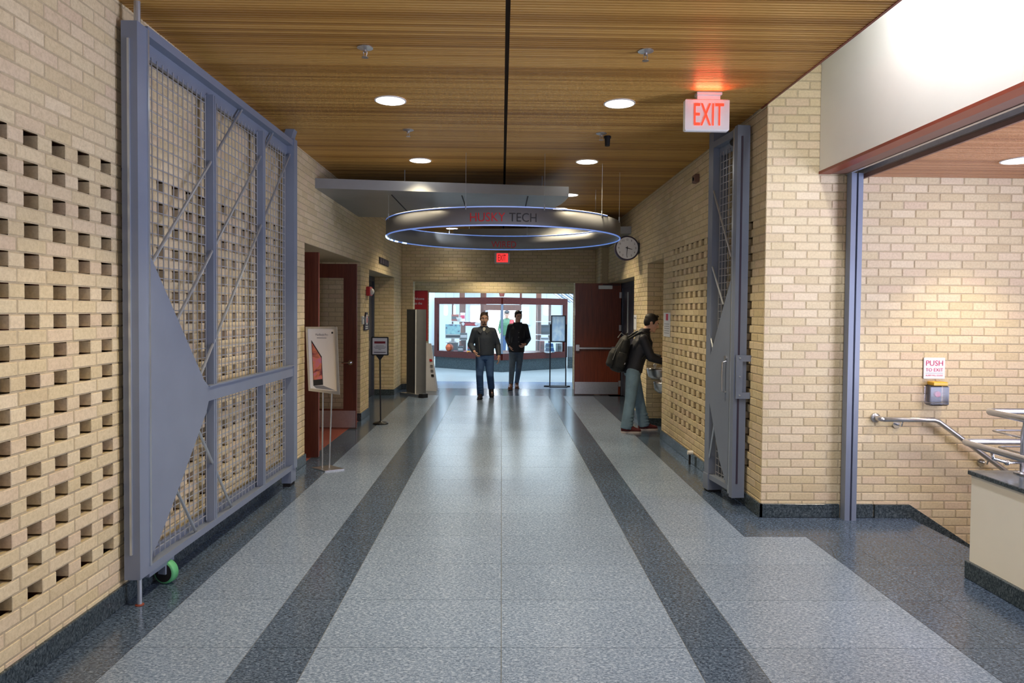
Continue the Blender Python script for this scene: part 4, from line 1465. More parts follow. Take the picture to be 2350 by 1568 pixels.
g = G(); g.cyl((3.61, 5.715, 1.045), (3.61, 5.69, 1.045), .024, n=16); g.build('push_button', M['red'], t)

t = thing('handrail', 'steel wall handrail sloping down the stairs along the brick', 'handrail', (3.14, 5.66, .84))
rp = [(3.145, 5.66, .838), (3.56, 5.66, .838), (3.60, 5.66, .825), (4.16, 5.66, .425), (5.0, 5.66, -.18)]
g = G(); g.cs = True; g.tube(rp, .021, 12); g.build('rail_tube', M['steel'], t)
g = G(); g.cs = True; g.tube([(3.15, 5.66, .838), (3.13, 5.67, .84), (3.122, 5.70, .84), (3.122, 5.748, .84)], .021, 12); g.lathe([(.04, 0), (.04, .006), (.02, .012)], (3.122, 5.746, .84), (0, -1, 0)); g.build('wall_return', M['steel'], t)
for x, z in ((3.30, .838), (4.02, .525)):
    g = G(); g.tube([(x, 5.66, z-.02), (x, 5.67, z-.05), (x, 5.745, z-.055)], .008, 8); g.lathe([(.032, 0), (.032, .008)], (x, 5.748, z-.055), (0, -1, 0), 14); g.build('wall_bracket', M['chrome'], t)

# knee wall, L shaped
g = G()
g.box(3.035, 3.40, -1, 4.42, .11, .672); g.box(3.40, 5.4, 4.10, 4.42, -1.2, .672)
struct(g.build('wall_knee', M['cream']))
g = G(); g.bbox(3.02, 3.44, -1, 4.435, .672, .70, .004); g.bbox(3.44, 5.4, 4.08, 4.435, .672, .70, .004); struct(g.build('trim_6', M['gr_base']))
baseboard('baseboard_knee', [(3.015, 3.05, -1, 2.5, 0, .113), (3.015, 3.05, 2.5, 4.435, 0, .113), (3.05, 3.42, 4.405, 4.435, 0, .113)])
# stairs going down behind it
st = G()
struct(st.box(3.42, 3.43, 4.42, 5.74, -.3, 0).build('stair', M['gr_dark']))
for k in range(5):
    g = G(); g.bbox(3.43+.28*k, 3.43+.28*(k+1)+.03, 4.42, 5.735, -.165*(k+1)-.05, -.165*(k+1), .004)
    struct(g.build('stair', M['gr_dark']))
g = G(); g.box(3.4, 5.45, 4.4, 5.8, -1.3, -1.2); struct(g.build('floor', M['gr_dark']))

t = thing('guard_rail', 'polished steel guard rail on paired posts along the knee wall cap', 'guard rail', (3.35, 4.3, .70))
g = G(); g.cs = True
g.tube([(5.3, 4.66, 1.052), (3.34, 4.66, 1.052), (3.305, 4.65, 1.052), (3.28, 4.61, 1.052), (3.28, 4.57, 1.052), (3.28, 1.2, 1.052)], .0215, 14); g.build('top_rail', M['steel'], t)
g = G(); g.cs = True
g.tube([(5.3, 4.62, .852), (3.15, 4.62, .852), (3.12, 4.61, .852), (3.10, 4.58, .852), (3.095, 4.54, .852), (3.09, 1.2, .852)], .0205, 14); g.build('lower_handrail', M['steel'], t)
g = G(); g.cs = True
g.tube([(5.3, 4.72, .912), (3.40, 4.72, .912), (3.37, 4.70, .912), (3.37, 4.66, .912), (3.37, 1.2, .912)], .007, 8); g.build('middle_rod', M['steel'], t)
g = G(); g.cs = True
g.tube([(5.3, 4.72, .80), (3.44, 4.72, .80), (3.41, 4.70, .80), (3.41, 1.2, .80)], .006, 8); g.build('middle_rod', M['steel'], t)
for yy in (4.32, 2.6):
    for dx, dy in ((0, 0), (.045, -.06)):
        g = G(); g.cs = True
        px, py = 3.285+dx, yy+dy
        g.tube([(px, py, .70), (px, py, .97), (3.29, yy-.01, 1.015), (3.285, yy-.015, 1.04)], .012, 10); g.lathe([(.03, 0), (.03, .01), (.014, .02)], (px, py, .70), n=16); g.build('post', M['steel'], t)
    g = G(); g.cs = True
    g.tube([(3.285, yy, .775), (3.19, yy, .775), (3.10, yy, .80), (3.092, yy, .835)], .010, 8); g.ell((3.19, yy, .775), (.018, .018, .018)); g.build('rail_bracket', M['chrome'], t)
    g = G(); g.box(3.26, 3.37, yy-.10, yy+.04, .70, .708); g.build('base_plate', M['steel'], t)

# ---------------------------------------------------------------- hall and shop window at the far end
def at(px, py, Y):
    return Vector(((px-1151)/FPX*Y, Y, 1.70+(714.7+.0085*(px-1151)-py)/FPX*Y))


def hall():
    g = G(); g.box(-7, 7, 25.6, 25.75, 0, 4.4); struct(g.build('wall_far', M['hallwall']))
    g = G(); g.box(-7.1, -7, 16.6, 25.8, 0, 4.4); struct(g.build('wall_hall', M['hallwall']))
    g = G(); g.box(7, 7.1, 16.6, 25.8, 0, 4.4); struct(g.build('wall_hall', M['hallwall']))
    g = G(); g.box(-7.1, 7.1, 16.6, 25.8, 4.4, 4.5); struct(g.build('ceiling', M['hallwall']))
    for nm, a, b in (('wall_wing', -5.0, -2.03), ('wall_wing', 2.0, 5.0)):
        g = G(); g.box(a, b, 21.0, 21.1, .66, 3.4 if a < 0 else 1.98); w = struct(g.build(nm, M['hallwall']))
        g = G(); g.box(a, b, 20.98, 21.1, .335, .66); g.build('dado', M['panelgrey'], w)
        g = G(); g.box(a, b, 20.95, 21.1, 0, .335); g.build('plinth', M['gr_base'], w)


hall()
A_, V_, B_ = Vector((-1.985, 20.9, 0)), Vector((.012, 19.42, 0)), Vector((1.945, 20.9, 0))
Z = Vector((0, 0, 1))
t = thing('display_window', 'wide shop display window with cherry wood frame coming to a point in the middle', 'shop window', (0, 20.4, 0))
g = G(); g.prism([A_, V_, B_, Vector((1.945, 21.6, 0)), Vector((-1.985, 21.6, 0))], (0, 0, .335)); g.build('plinth', M['gr_base'], t)
g = G(); g.prism([A_+Vector((.1, .05, .43)), V_+Vector((0, .08, .43)), B_+Vector((-.1, .05, .43)), Vector((1.9, 21.6, .43)), Vector((-1.9, 21.6, .43))], (0, 0, .06)); g.build('display_floor', M['cherry_dark'], t)


def bar(p, q, z0, z1, th, mat, nm, off=0.0):
    d = (q-p).normalized()
    nn = Vector((d.y, -d.x, 0))
    g = G()
    a, b = p+nn*(th/2+off), q+nn*(th/2+off)
    c, e = q-nn*(th/2-off), p-nn*(th/2-off)
    g.prism([v+Z*z0 for v in (a, b, c, e)], (0, 0, z1-z0))
    return g.build(nm, mat, t)


for p, q in ((A_, V_), (V_, B_)):
    bar(p, q, .335, .515, .09, M['cherry_h'], 'sill_rail')
    bar(p, q, 1.90, 2.09, .09, M['cherry_h'], 'head_rail')
    d = (q-p).normalized()
    bar(p+d*.06, q-d*.06, .515, 1.90, .012, M['glass'], 'glass_pane')
for p, q in ((A_, V_), (B_, V_)):
    d = (q-p).normalized()
    bar(p, p+d*.12, .515, 1.90, .09, M['cherry_h'], 'end_stile')
g = G(); g.box(V_.x-.035, V_.x+.035, V_.y-.03, V_.y+.05, .515, 1.90); g.build('centre_mullion', M['gate'], t)


def pbox(px0, py0, px1, py1, Y, dep):
    a, b = at(px0, py1, Y), at(px1, py0, Y)
    return (a.x, b.x, Y, Y+dep, a.z, b.z)


FZ = .495          # display floor height
# computer on a plinth
t = thing('computer_monitor', 'computer screen showing a pale blue picture on a pedestal in the shop window', 'computer', at(1040, 790, 20.9))
x0, x1, y0, y1, z0, z1 = pbox(1022, 744, 1057, 767, 20.9, .05)
g = G(); g.bbox(x0, x1, y0, y1, z0-.13, z1, .006); g.build('case', M['white'], t)
g = G(); g.box(x0+.008, x1-.008, y0-.003, y0, z0, z1-.008)
mscr, bb = base_mat('screen_glow', .3, 0, (.1, .1, .1, 1))
nn_ = nd(mscr, 'ShaderNodeTexNoise'); nn_.inputs['Scale'].default_value = 9
gg = nd(mscr, 'ShaderNodeNewGeometry'); mscr.node_tree.links.new(gg.outputs['Position'], nn_.inputs['Vector'])
rr = ramp(mscr, [(.36, C3(40, 60, 120)), (.44, C3(110, 190, 220)), (.7, C3(150, 225, 235))]); mscr.node_tree.links.new(nn_.outputs[0], rr.inputs[0])
mscr.node_tree.links.new(rr.outputs[0], bb.inputs['Emission Color']); bb.inputs['Emission Strength'].default_value = .9
g.build('screen', mscr, t)
g = G(); g.box(x0+.02, x1-.02, y0-.004, y0, z0-.10, z0-.03); g.build('dark_bar', M['ink_black'], t)
cx = (x0+x1)/2
g = G(); g.box(cx-.05, cx+.05, y0+.01, y0+.04, z0-.22, z0-.13); g.box(cx-.11, cx+.11, y0-.08, y0+.1, z0-.235, z0-.22); g.build('stand', M['steel'], t)
zt = z0-.235
t = thing('pedestal', 'grey block pedestal under the computer screen', 'pedestal', (cx, 20.95, FZ))
g = G(); g.bbox(cx-.16, cx+.15, 20.78, 21.1, FZ, zt-.02, .008); g.build('block', M['panelgrey'], t)
g = G(); g.box(cx-.2, cx+.18, 20.76, 21.12, zt-.02, zt); g.build('top_board', M['white'], t)

t = thing('basketball', 'orange basketball lying on the shop window floor', 'ball', (at(1032, 797, 20.62).x, 20.62, FZ))
c = Vector((at(1032, 797, 20.62).x, 20.62, FZ+.118))
g = G(); g.cs = True; g.ell(c, (.118,)*3, nu=24, nv=16); g.build('shell', M['orange'], t)
for ax in ((0, 0, 1), (1, .3, 0), (.2, 1, .4)):
    a = Vector(ax).normalized(); u = a.orthogonal().normalized(); w = a.cross(u)
    g = G(); g.tube([c+u*(.1185*math.cos(k*PI/12))+w*(.1185*math.sin(k*PI/12)) for k in range(24)], .003, 5, closed=True); g.build('seam', M['ink_black'], t)


def carton(nm, lab, cat, q, Y, dep, mat, base=None, band=None, group=None):
    x0, x1, y0, y1, z0, z1 = pbox(*q, Y, dep)
    if base is not None:
        z1 += base-z0
        z0 = base
    t = thing(nm, lab, cat, ((x0+x1)/2, Y, z0), group)
    g = G(); g.bbox(x0, x1, y0, y1, z0, z1, .006); g.build('body', mat, t)
    if band:
        g = G(); g.box(x0+.01, x1-.01, y0-.003, y0, z0+(z1-z0)*.3, z0+(z1-z0)*.7); g.build('label_band', band, t)
    return t


GI = 'goods in the shop window'
carton('book', 'pink book lying flat beside the basketball', 'book', (1041, 803, 1050, 806), 20.50, .1, M['ink_pink'], FZ, M['paper'], GI)
carton('gift_box', 'olive and white patterned box beside the pink book', 'box', (1051, 793, 1063, 806), 20.4, .16, M['collar'], FZ, M['paper'], GI)
carton('storage_box', 'reddish brown box behind the patterned box', 'box', (1053, 784, 1064, 800), 20.60, .12, M['cherry'], FZ, M['red'], GI)
carton('case', 'dark blue box with red label standing behind the goods', 'box', (1073, 783, 1084, 802), 20.9, .2, M['jean_blue'], FZ, M['red'], GI)
carton('leaflet_stack', 'pink flat stack of leaflets on the window floor', 'leaflets', (1064, 802, 1074, 805), 20.3, .15, M['ink_pink'], FZ, M['white'], GI)
carton('snack_box', 'small orange and yellow box on the window floor', 'box', (1072, 803, 1080, 807), 20.1, .12, M['yellow'], FZ, M['orange'], GI)
carton('framed_photo', 'grey framed photograph standing in front of the computer', 'picture frame', (1056, 764, 1072, 780), 20.86, .03, M['panelgrey'], None, M['paper'], GI)
x0, x1, y0, y1, z0, z1 = pbox(1056, 764, 1072, 780, 20.86, .03)
t = thing('photo_riser', 'slim dark riser under the framed photograph', 'riser', ((x0+x1)/2, 20.9, FZ))
g = G(); g.box(x0+.03, x1-.03, 20.86, 20.95, FZ, z0); g.build('column', M['cherry_dark'], t)
g = G(); g.box(x0, x1, 20.84, 20.97, z0-.012, z0); g.build('top', M['white'], t)
# red sign with white diamonds
t = thing('hanging_sign', 'red and black shop sign with white diamonds hanging behind the glass', 'sign', at(1078, 744, 21.3))
x0, x1, y0, y1, z0, z1 = pbox(1062, 739, 1095, 748, 21.3, .02)
g = G(); g.box(x0, x1, y0, y1, z0, z1); g.build('board', M['maroon'], t)
g = G(); g.box(x0+.08, x1-.06, y0-.003, y0, z0+.015, z1-.05); g.build('red_panel', M['red'], t)
for xx in (x0+.01, x1-.03):
    g = G(); zc = (z0+z1)/2; g.prism([(xx-.05, y0-.004, zc), (xx, y0-.004, zc-.06), (xx+.05, y0-.004, zc), (xx, y0-.004, zc+.06)], (0, .003, 0)); g.build('diamond', M['paper'], t)
for xx in (x0+.1, x1-.1):
    g = G(); g.cyl((xx, y0+.01, z1), (xx, y0+.01, 4.4), .003, n=6); g.build('hanging_wire', M['rod'], t)


# wooden display shelves
def shelf_unit(px0, px1, Y, levels, lab, top=690, post=.05, mat=None):
    a, b = at(px0, 700, Y), at(px1, 700, Y)
    t = thing('display_shelf', lab, 'shelf', ((a.x+b.x)/2, Y+.15, 0))
    for x in (a.x, b.x):
        g = G(); g.box(x-post/2, x+post/2, Y+.1, Y+.2, 0, at(px0, top, Y).z); g.build('upright', mat or M['post_wood'], t)
    for py in levels:
        z = at((px0+px1)/2, py, Y).z
        g = G(); g.box(a.x-.1, b.x+.1, Y, Y+.3, z-.02, z); g.build('shelf_board', M['white'], t)
    return t


shelf_unit(1038, 1066, 22.2, (737, 781), 'wooden shelf unit behind the computer in the shop')
zs = at(1050, 737, 22.2).z
carton('carton', 'brown box on the left of the upper shop shelf', 'box', (1036, 722, 1052, 737), 22.22, .2, M['terra'], zs, M['collar'], GI)
carton('toy_box', 'tall pink and white box on the upper shop shelf', 'box', (1056, 717, 1067, 736), 22.25, .2, M['paper'], zs, M['ink_pink'], GI)
t = thing('white_bowl', 'round white bowl between two boxes on the upper shop shelf', 'bowl', (at(1053, 735, 22.1).x, 22.1, zs), GI)
g = G(); g.lathe([(.03, 0), (.05, .02), (.085, .09), (.09, .11), (.08, .11), (.045, .03), (.0, .03)], (at(1053, 735, 22.1).x, 22.1, zs), caps=False, n=20); smooth(g.build('bowl_body', M['white'], t))
shelf_unit(1237, 1262, 21.9, (738, 768, 781), 'wooden shelf unit with dark screens at the right of the shop', 690, .08)
zs = at(1250, 768, 21.9).z
carton('flat_screen', 'dark flat screen on the right shop shelf', 'screen', (1242, 745, 1262, 767), 21.95, .06, M['ink_black'], zs, M['jacket_navy'], GI)
zs = at(1250, 781, 21.9).z
carton('laptop_box', 'white and black box on the lower right shop shelf', 'box', (1241, 775, 1260, 781), 21.93, .2, M['paper'], zs, M['ink_black'], GI)
t = thing('folded_shirts', 'pile of folded blue clothes at the right of the shop window', 'clothes', (at(1262, 806, 20.6).x, 20.6, FZ), GI)
xx = at(1262, 806, 20.6).x
for k in range(6):
    g = G(); g.bbox(xx-.14+.01*(k % 3), xx+.14-.008*k, 20.5, 20.75, FZ+.045*k, FZ+.045*k+.042, .014); g.build('shirt', M['jean_blue'] if k % 3 else M['jean_pale'], t)
t = thing('white_tray', 'white oval tray in front of the folded blue clothes', 'tray', (xx-.03, 20.36, FZ), GI)
g = G(); g.cs = True; g.lathe([(.07, 0), (.11, .012), (.125, .03), (.115, .03), (.07, .012), (0, .012)], (xx-.06, 20.36, FZ), n=24, caps=False); g.build('tray_body', M['paper'], t)
carton('shop_box', 'brown open box left of the folded blue clothes', 'box', (1240, 781, 1250, 806), 20.75, .25, M['terra'], FZ, M['cherry'], GI)
carton('shop_tin', 'grey tin at the right end of the shop window', 'tin', (1277, 786, 1290, 806), 20.72, .2, M['panelgrey'], FZ, M['collar'], GI)


# bright windows of the shop back wall
def shop_window(n, px0, px1, py0, py1, frame=None):
    Y = 25.58
    x0, x1, y0, y1, z0, z1 = pbox(px0, py0, px1, py1, Y, .02)
    t = struct(bpy.data.objects.new('window_%d' % n, None)); COL.objects.link(t); t.location = ((x0+x1)/2, Y, z0)
    g = G(); g.box(x0, x1, Y-.03, Y-.02, z0, z1); g.build('bright_pane', M['lamp_shop'], t)
    for q in ((x0-.06, x0, z0-.06, z1+.06), (x1, x1+.06, z0-.06, z1+.06)):
        g = G(); g.box(q[0], q[1], Y-.08, Y, q[2], q[3]); g.build('frame_side', frame or M['white'], t)
    for q in ((x0, x1, z0-.06, z0), (x0, x1, z1, z1+.06)):
        g = G(); g.box(q[0], q[1], Y-.08, Y, q[2], q[3]); g.build('frame_bar', frame or M['white'], t)


shop_window(1, 1080, 1107, 702, 740)
shop_window(2, 1120, 1147, 712, 775)
shop_window(3, 1154, 1182, 712, 750)
shop_window(4, 1198, 1213, 705, 742)
for k, (px, a, b, Y, lab) in enumerate(((1108, 700, 840, 25.0, 'olive brown wooden post behind the walking man on the left'), (1060, 690, 800, 24.8, 'thin brown wooden post behind the upper shop shelf'), (1236, 695, 830, 24.3, 'brown wooden post at the right of the shop'))):
    t = thing('shop_post', lab, 'post', (at(px, 700, Y).x, Y, 0))
    xx = at(px, 700, Y).x
    g = G(); g.box(xx-.09, xx+.09, Y, Y+.2, .1, 4.39); g.build('shaft', M['post_wood'], t)
    g = G(); g.box(xx-.12, xx+.12, Y-.03, Y+.23, 0, .1); g.build('plinth_block', M['cherry_dark'], t)
t = thing('shop_lintel', 'brown wooden beam across the back of the shop behind the taller window bars', 'beam', (at(1175, 705, 24.7).x, 24.7, 2))
a, b = at(1109, 712, 24.7), at(1196, 700, 24.7)
g = G(); g.box(a.x, b.x, 24.7, 24.8, a.z, b.z); g.build('beam', M['post_wood'], t)
for xx in (a.x+.02, b.x-.06):
    g = G(); g.box(xx, xx+.08, 24.7, 24.8, b.z, 4.39); g.build('hanger', M['cherry_dark'], t)
for px, lab in ((1023, 'slim white hanging lamp at the far left of the shop'), (1041, 'slim white hanging lamp left of the wooden shop shelf'), (1254, 'bright white hanging lamp at the right of the shop')):
    p = at(px, 712, 22.9)
    t = thing('hanging_lamp', lab, 'lamp', (p.x, p.y, 4.4), 'hanging tube lamps in the shop')
    r = .06 if px < 1100 else .1
    g = G(); g.cs = True; g.lathe([(r*.6, -.17), (r, -.14), (r, .12), (r*.6, .16)], p, n=16); g.build('glow_tube', M['lamp_shop'], t)
    g = G(); g.cyl((p.x, p.y, p.z+.16), (p.x, p.y, 4.4), .008, n=8); g.build('cord', M['steel'], t)

# plant on top of the display window
t = thing('potted_plant', 'leafy green plant standing on top of the shop window frame', 'plant', (V_.x, 20.25, 2.09))
g = G(); g.cs = True; g.lathe([(.06, 0), (.09, .13), (.08, .13), (.05, .10)], (V_.x-.01, 20.2, 2.115), n=16); g.build('pot', M['terra'], t)
g = G(); g.box(V_.x-.25, V_.x+.25, 19.75, 20.6, 2.09, 2.115); g.build('shelf_pad', M['white'], t)
lf = G()
rnd = random.Random(3)
for k in range(230):
    a = rnd.uniform(0, 2*PI); r = rnd.uniform(0, .36); h = rnd.uniform(.10, .30)*(1-.5*r)
    p = Vector((V_.x+r*math.cos(a), 20.2+.6*r*math.sin(a), 2.14+h))
    d = Vector((math.cos(a+rnd.uniform(-.8, .8)), math.sin(a), rnd.uniform(-.7, .7))).normalized()
    w = d.cross(Z).normalized()*rnd.uniform(.012, .022)
    L_ = rnd.uniform(.06, .10)
    lf.add([p, p+d*L_*.5+w, p+d*L_, p+d*L_*.5-w], [(0, 1, 2), (0, 2, 3)])
stuff(lf.build('foliage', M['leaf'], t, fix=False))
# sloping rails at the right
t = thing('stair_railing', 'pale sloping stair rails at the upper right of the hall', 'railing', (2.3, 22.0, 0))
for k in range(6):
    a, b = at(1266+9*k, 670, 20.85), at(1314+8*k, 706, 20.85)
    g = G(); g.cyl((a.x, 22.0, a.z+.08), (b.x+.2, 22.0, b.z-.02), .022, n=8); g.build('rail', M['gate'] if k % 2 else M['steel'], t)
for px in (1296, 1330):
    a = at(px, 690, 20.9)
    g = G(); g.box(a.x-.02, a.x+.02, 22.02, 22.06, 0, 2.7); g.build('stanchion', M['steel'], t)


# ---------------------------------------------------------------- people
def remesh(g, name, mat, vox, parent, it=3):
    me = g.mesh(name, mat, wloc(parent))
    import bmesh
    b = bmesh.new(); b.from_mesh(me); bmesh.ops.recalc_face_normals(b, faces=b.faces); b.to_mesh(me); b.free()
    o = bpy.data.objects.new(name, me); COL.objects.link(o)
    r = o.modifiers.new('r', 'REMESH'); r.mode = 'VOXEL'; r.voxel_size = vox; r.use_smooth_shade = True
    if it:
        q = o.modifiers.new('s', 'SMOOTH'); q.factor = .5; q.iterations = it
    dg = bpy.context.evaluated_depsgraph_get()
    m2 = bpy.data.meshes.new_from_object(o.evaluated_get(dg))
    m2.name = name
    bpy.data.objects.remove(o)
    o = bpy.data.objects.new(name, m2); COL.objects.link(o)
    if not m2.materials:
        m2.materials.append(mat)
    for p in m2.polygons:
        p.use_smooth = True
    o.parent = parent
    return o


def V3(*a):
    return Vector(a)


def hand(g, wr, d, pn, side, curl, s=1.0):
    """wr wrist, d towards the fingers, pn palm normal (inner side), side = towards the thumb"""
    d, pn = d.normalized(), pn.normalized()
    th = (side-d*side.dot(d)).normalized()
    pn = (pn-d*pn.dot(d)); pn = (pn-th*pn.dot(th)).normalized()
    for k in (-1, 0, 1):
        g.cap(wr+d*.015*s+th*(.012*k*s), wr+d*.075*s+th*(.022*k*s), .017*s, .014*s)
    for k, ln in zip((1.5, .5, -.5, -1.5), (.068, .078, .072, .056)):
        b = wr+d*.085*s+th*(.0185*k*s)
        a1, a2, a3 = curl*.5, curl*1.3, curl*1.9
        p = b
        r = .0092*s
        for a, f_ in ((a1, .45), (a2, .33), (a3, .25)):
            q = p+(d*math.cos(a)+pn*math.sin(a))*(ln*f_*s)
            g.cap(p, q, r, r*.9)
            p = q
            r *= .92
    b = wr+d*.03*s+th*.024*s
    m_ = b+(d*.7+th*.75+pn*.3).normalized()*.036*s
    g.cap(b, m_, .0125*s, .0105*s)
    g.cap(m_, m_+(d*1.0+th*.1+pn*.45).normalized()*.030*s, .0100*s, .0085*s)


def head(g, c, f, u, hh):
    """c head centre; f face direction; u up; hh height chin to crown"""
    f = f.normalized(); u = (u-f*u.dot(f)).normalized(); s = f.cross(u)
    k = hh/.235
    ax = (s, f, u)
    g.ell(c+u*.035*k-f*.012*k, (.074*k, .094*k, .082*k), ax, 20, 14)
    g.ell(c+f*.018*k-u*.02*k, (.064*k, .072*k, .078*k), ax, 18, 12)
    g.ell(c+f*.045*k-u*.075*k, (.042*k, .040*k, .038*k), ax, 16, 10)   # jaw and chin
    g.ell(c+f*.083*k-u*.100*k, (.020*k, .014*k, .014*k), ax)
    g.cap(c+f*.088*k+u*.018*k, c+f*.106*k-u*.028*k, .009*k, .0135*k)   # nose
    g.ell(c+f*.093*k-u*.032*k, (.019*k, .012*k, .010*k), ax)
    g.ell(c+f*.082*k+u*.026*k, (.052*k, .012*k, .010*k), ax)           # brow
    g.ell(c+f*.086*k-u*.060*k, (.024*k, .009*k, .007*k), ax)           # lips
    g.ell(c+f*.083*k-u*.072*k, (.020*k, .010*k, .007*k), ax)
    for j in (-1, 1):
        g.ell(c+s*(.076*k*j)-f*.012*k-u*.005*k, (.010*k, .022*k, .032*k), ax)
        g.ell(c+s*(.045*k*j)+f*.060*k-u*.02*k, (.024*k, .020*k, .02*k), ax)
    return s, f, u, k


def face_parts(root, c, s, f, u, k, hairmat, beard=False):
    for j in (-1, 1):
        e = c+s*(.031*k*j)+f*.0745*k+u*.006*k
        g = G(); g.cs = True; g.ell(e, (.0135*k, .011*k, .010*k), (s, f, u), 10, 7)
        g.cm = 1; g.ell(e+f*.0075*k, (.006*k, .005*k, .006*k), (s, f, u), 8, 6)
        g.build('eye', [M['eye'], M['iris']], root)
        g = G(); g.cs = True; g.cap(c+s*(.014*k*j)+f*.093*k+u*.026*k, c+s*(.046*k*j)+f*.082*k+u*.030*k, .0052*k, .004*k); g.build('eyebrow', hairmat, root)
    g = G(); g.cs = True; g.ell(c+f*.0925*k-u*.062*k, (.022*k, .006*k, .006*k), (s, f, u)); g.build('mouth', M['lip'], root)
    if beard:
        g = G()
        g.ell(c+f*.094*k-u*.050*k, (.024*k, .008*k, .006*k), (s, f, u))
        g.ell(c+f*.089*k-u*.088*k, (.022*k, .014*k, .016*k), (s, f, u))
        g.ell(c+f*.055*k-u*.098*k, (.040*k, .034*k, .018*k), (s, f, u))
        remesh(g, 'beard', hairmat, .005, root, 2)


def hair(root, c, s, f, u, k, mat, tufts=0, seed=1):
    g = G()
    ax = (s, f, u)
    g.ell(c+u*.052*k-f*.022*k, (.081*k, .096*k, .078*k), ax, 20, 14)
    g.ell(c-f*.052*k+u*.012*k, (.072*k, .062*k, .085*k), ax, 18, 12)
    for j in (-1, 1):
        g.ell(c+s*(.072*k*j)-f*.008*k+u*.030*k, (.011*k, .034*k, .045*k), ax)
        g.ell(c+s*(.070*k*j)+f*.020*k+u*.012*k, (.009*k, .013*k, .03*k), ax)
    r = random.Random(seed)
    for i in range(tufts):
        a = r.uniform(-1, 1)
        g.cap(c+u*.100*k+s*(.055*k*a)+f*.02*k, c+u*(.112+.012*r.random())*k+s*(.06*k*a)+f*(.034+.018*r.random())*k, .020*k, .012*k)
    return remesh(g, 'hair', mat, .006, root, 2)


def shoe(ank, d, mat, sole, root, ground, L_=.285):
    """ank ankle point, d toe direction (may point down)"""
    d = d.normalized()
    s = d.cross(V3(0, 0, 1)).normalized()
    u = s.cross(d)
    heel = ank-d*.075-u*.085
    g = G()
    rings = []
    for q, w, h in ((0, .030, .035), (.03, .040, .060), (.08, .043, .068), (.14, .045, .050), (.20, .047, .030), (.25, .042, .024), (.28, .024, .016)):
        rings.append((heel+d*q*(L_/.285)+u*(h+.012), w, h))
    g.loft(rings, s, u, 16)
    g.cap(ank-u*.03, ank+u*.045, .050, .046)
    remesh(g, 'shoe', mat, .007, root, 2)
    g = G()
    n = 10
    pts = []
    prof = [(0, .030), (.03, .041), (.08, .042), (.14, .046), (.20, .051), (.25, .045), (.283, .024)]
    pts = [heel+d*q*(L_/.285)+s*w for q, w in prof]+[heel+d*q*(L_/.285)-s*w for q, w in reversed(prof)]
    g.prism([p-u*.008 for p in pts], u*.026)
    g.build('sole', sole, root)


def limb(g, pts, r):
    for i in range(len(pts)-1):
        g.cap(pts[i], pts[i+1], r[i], r[i+1])


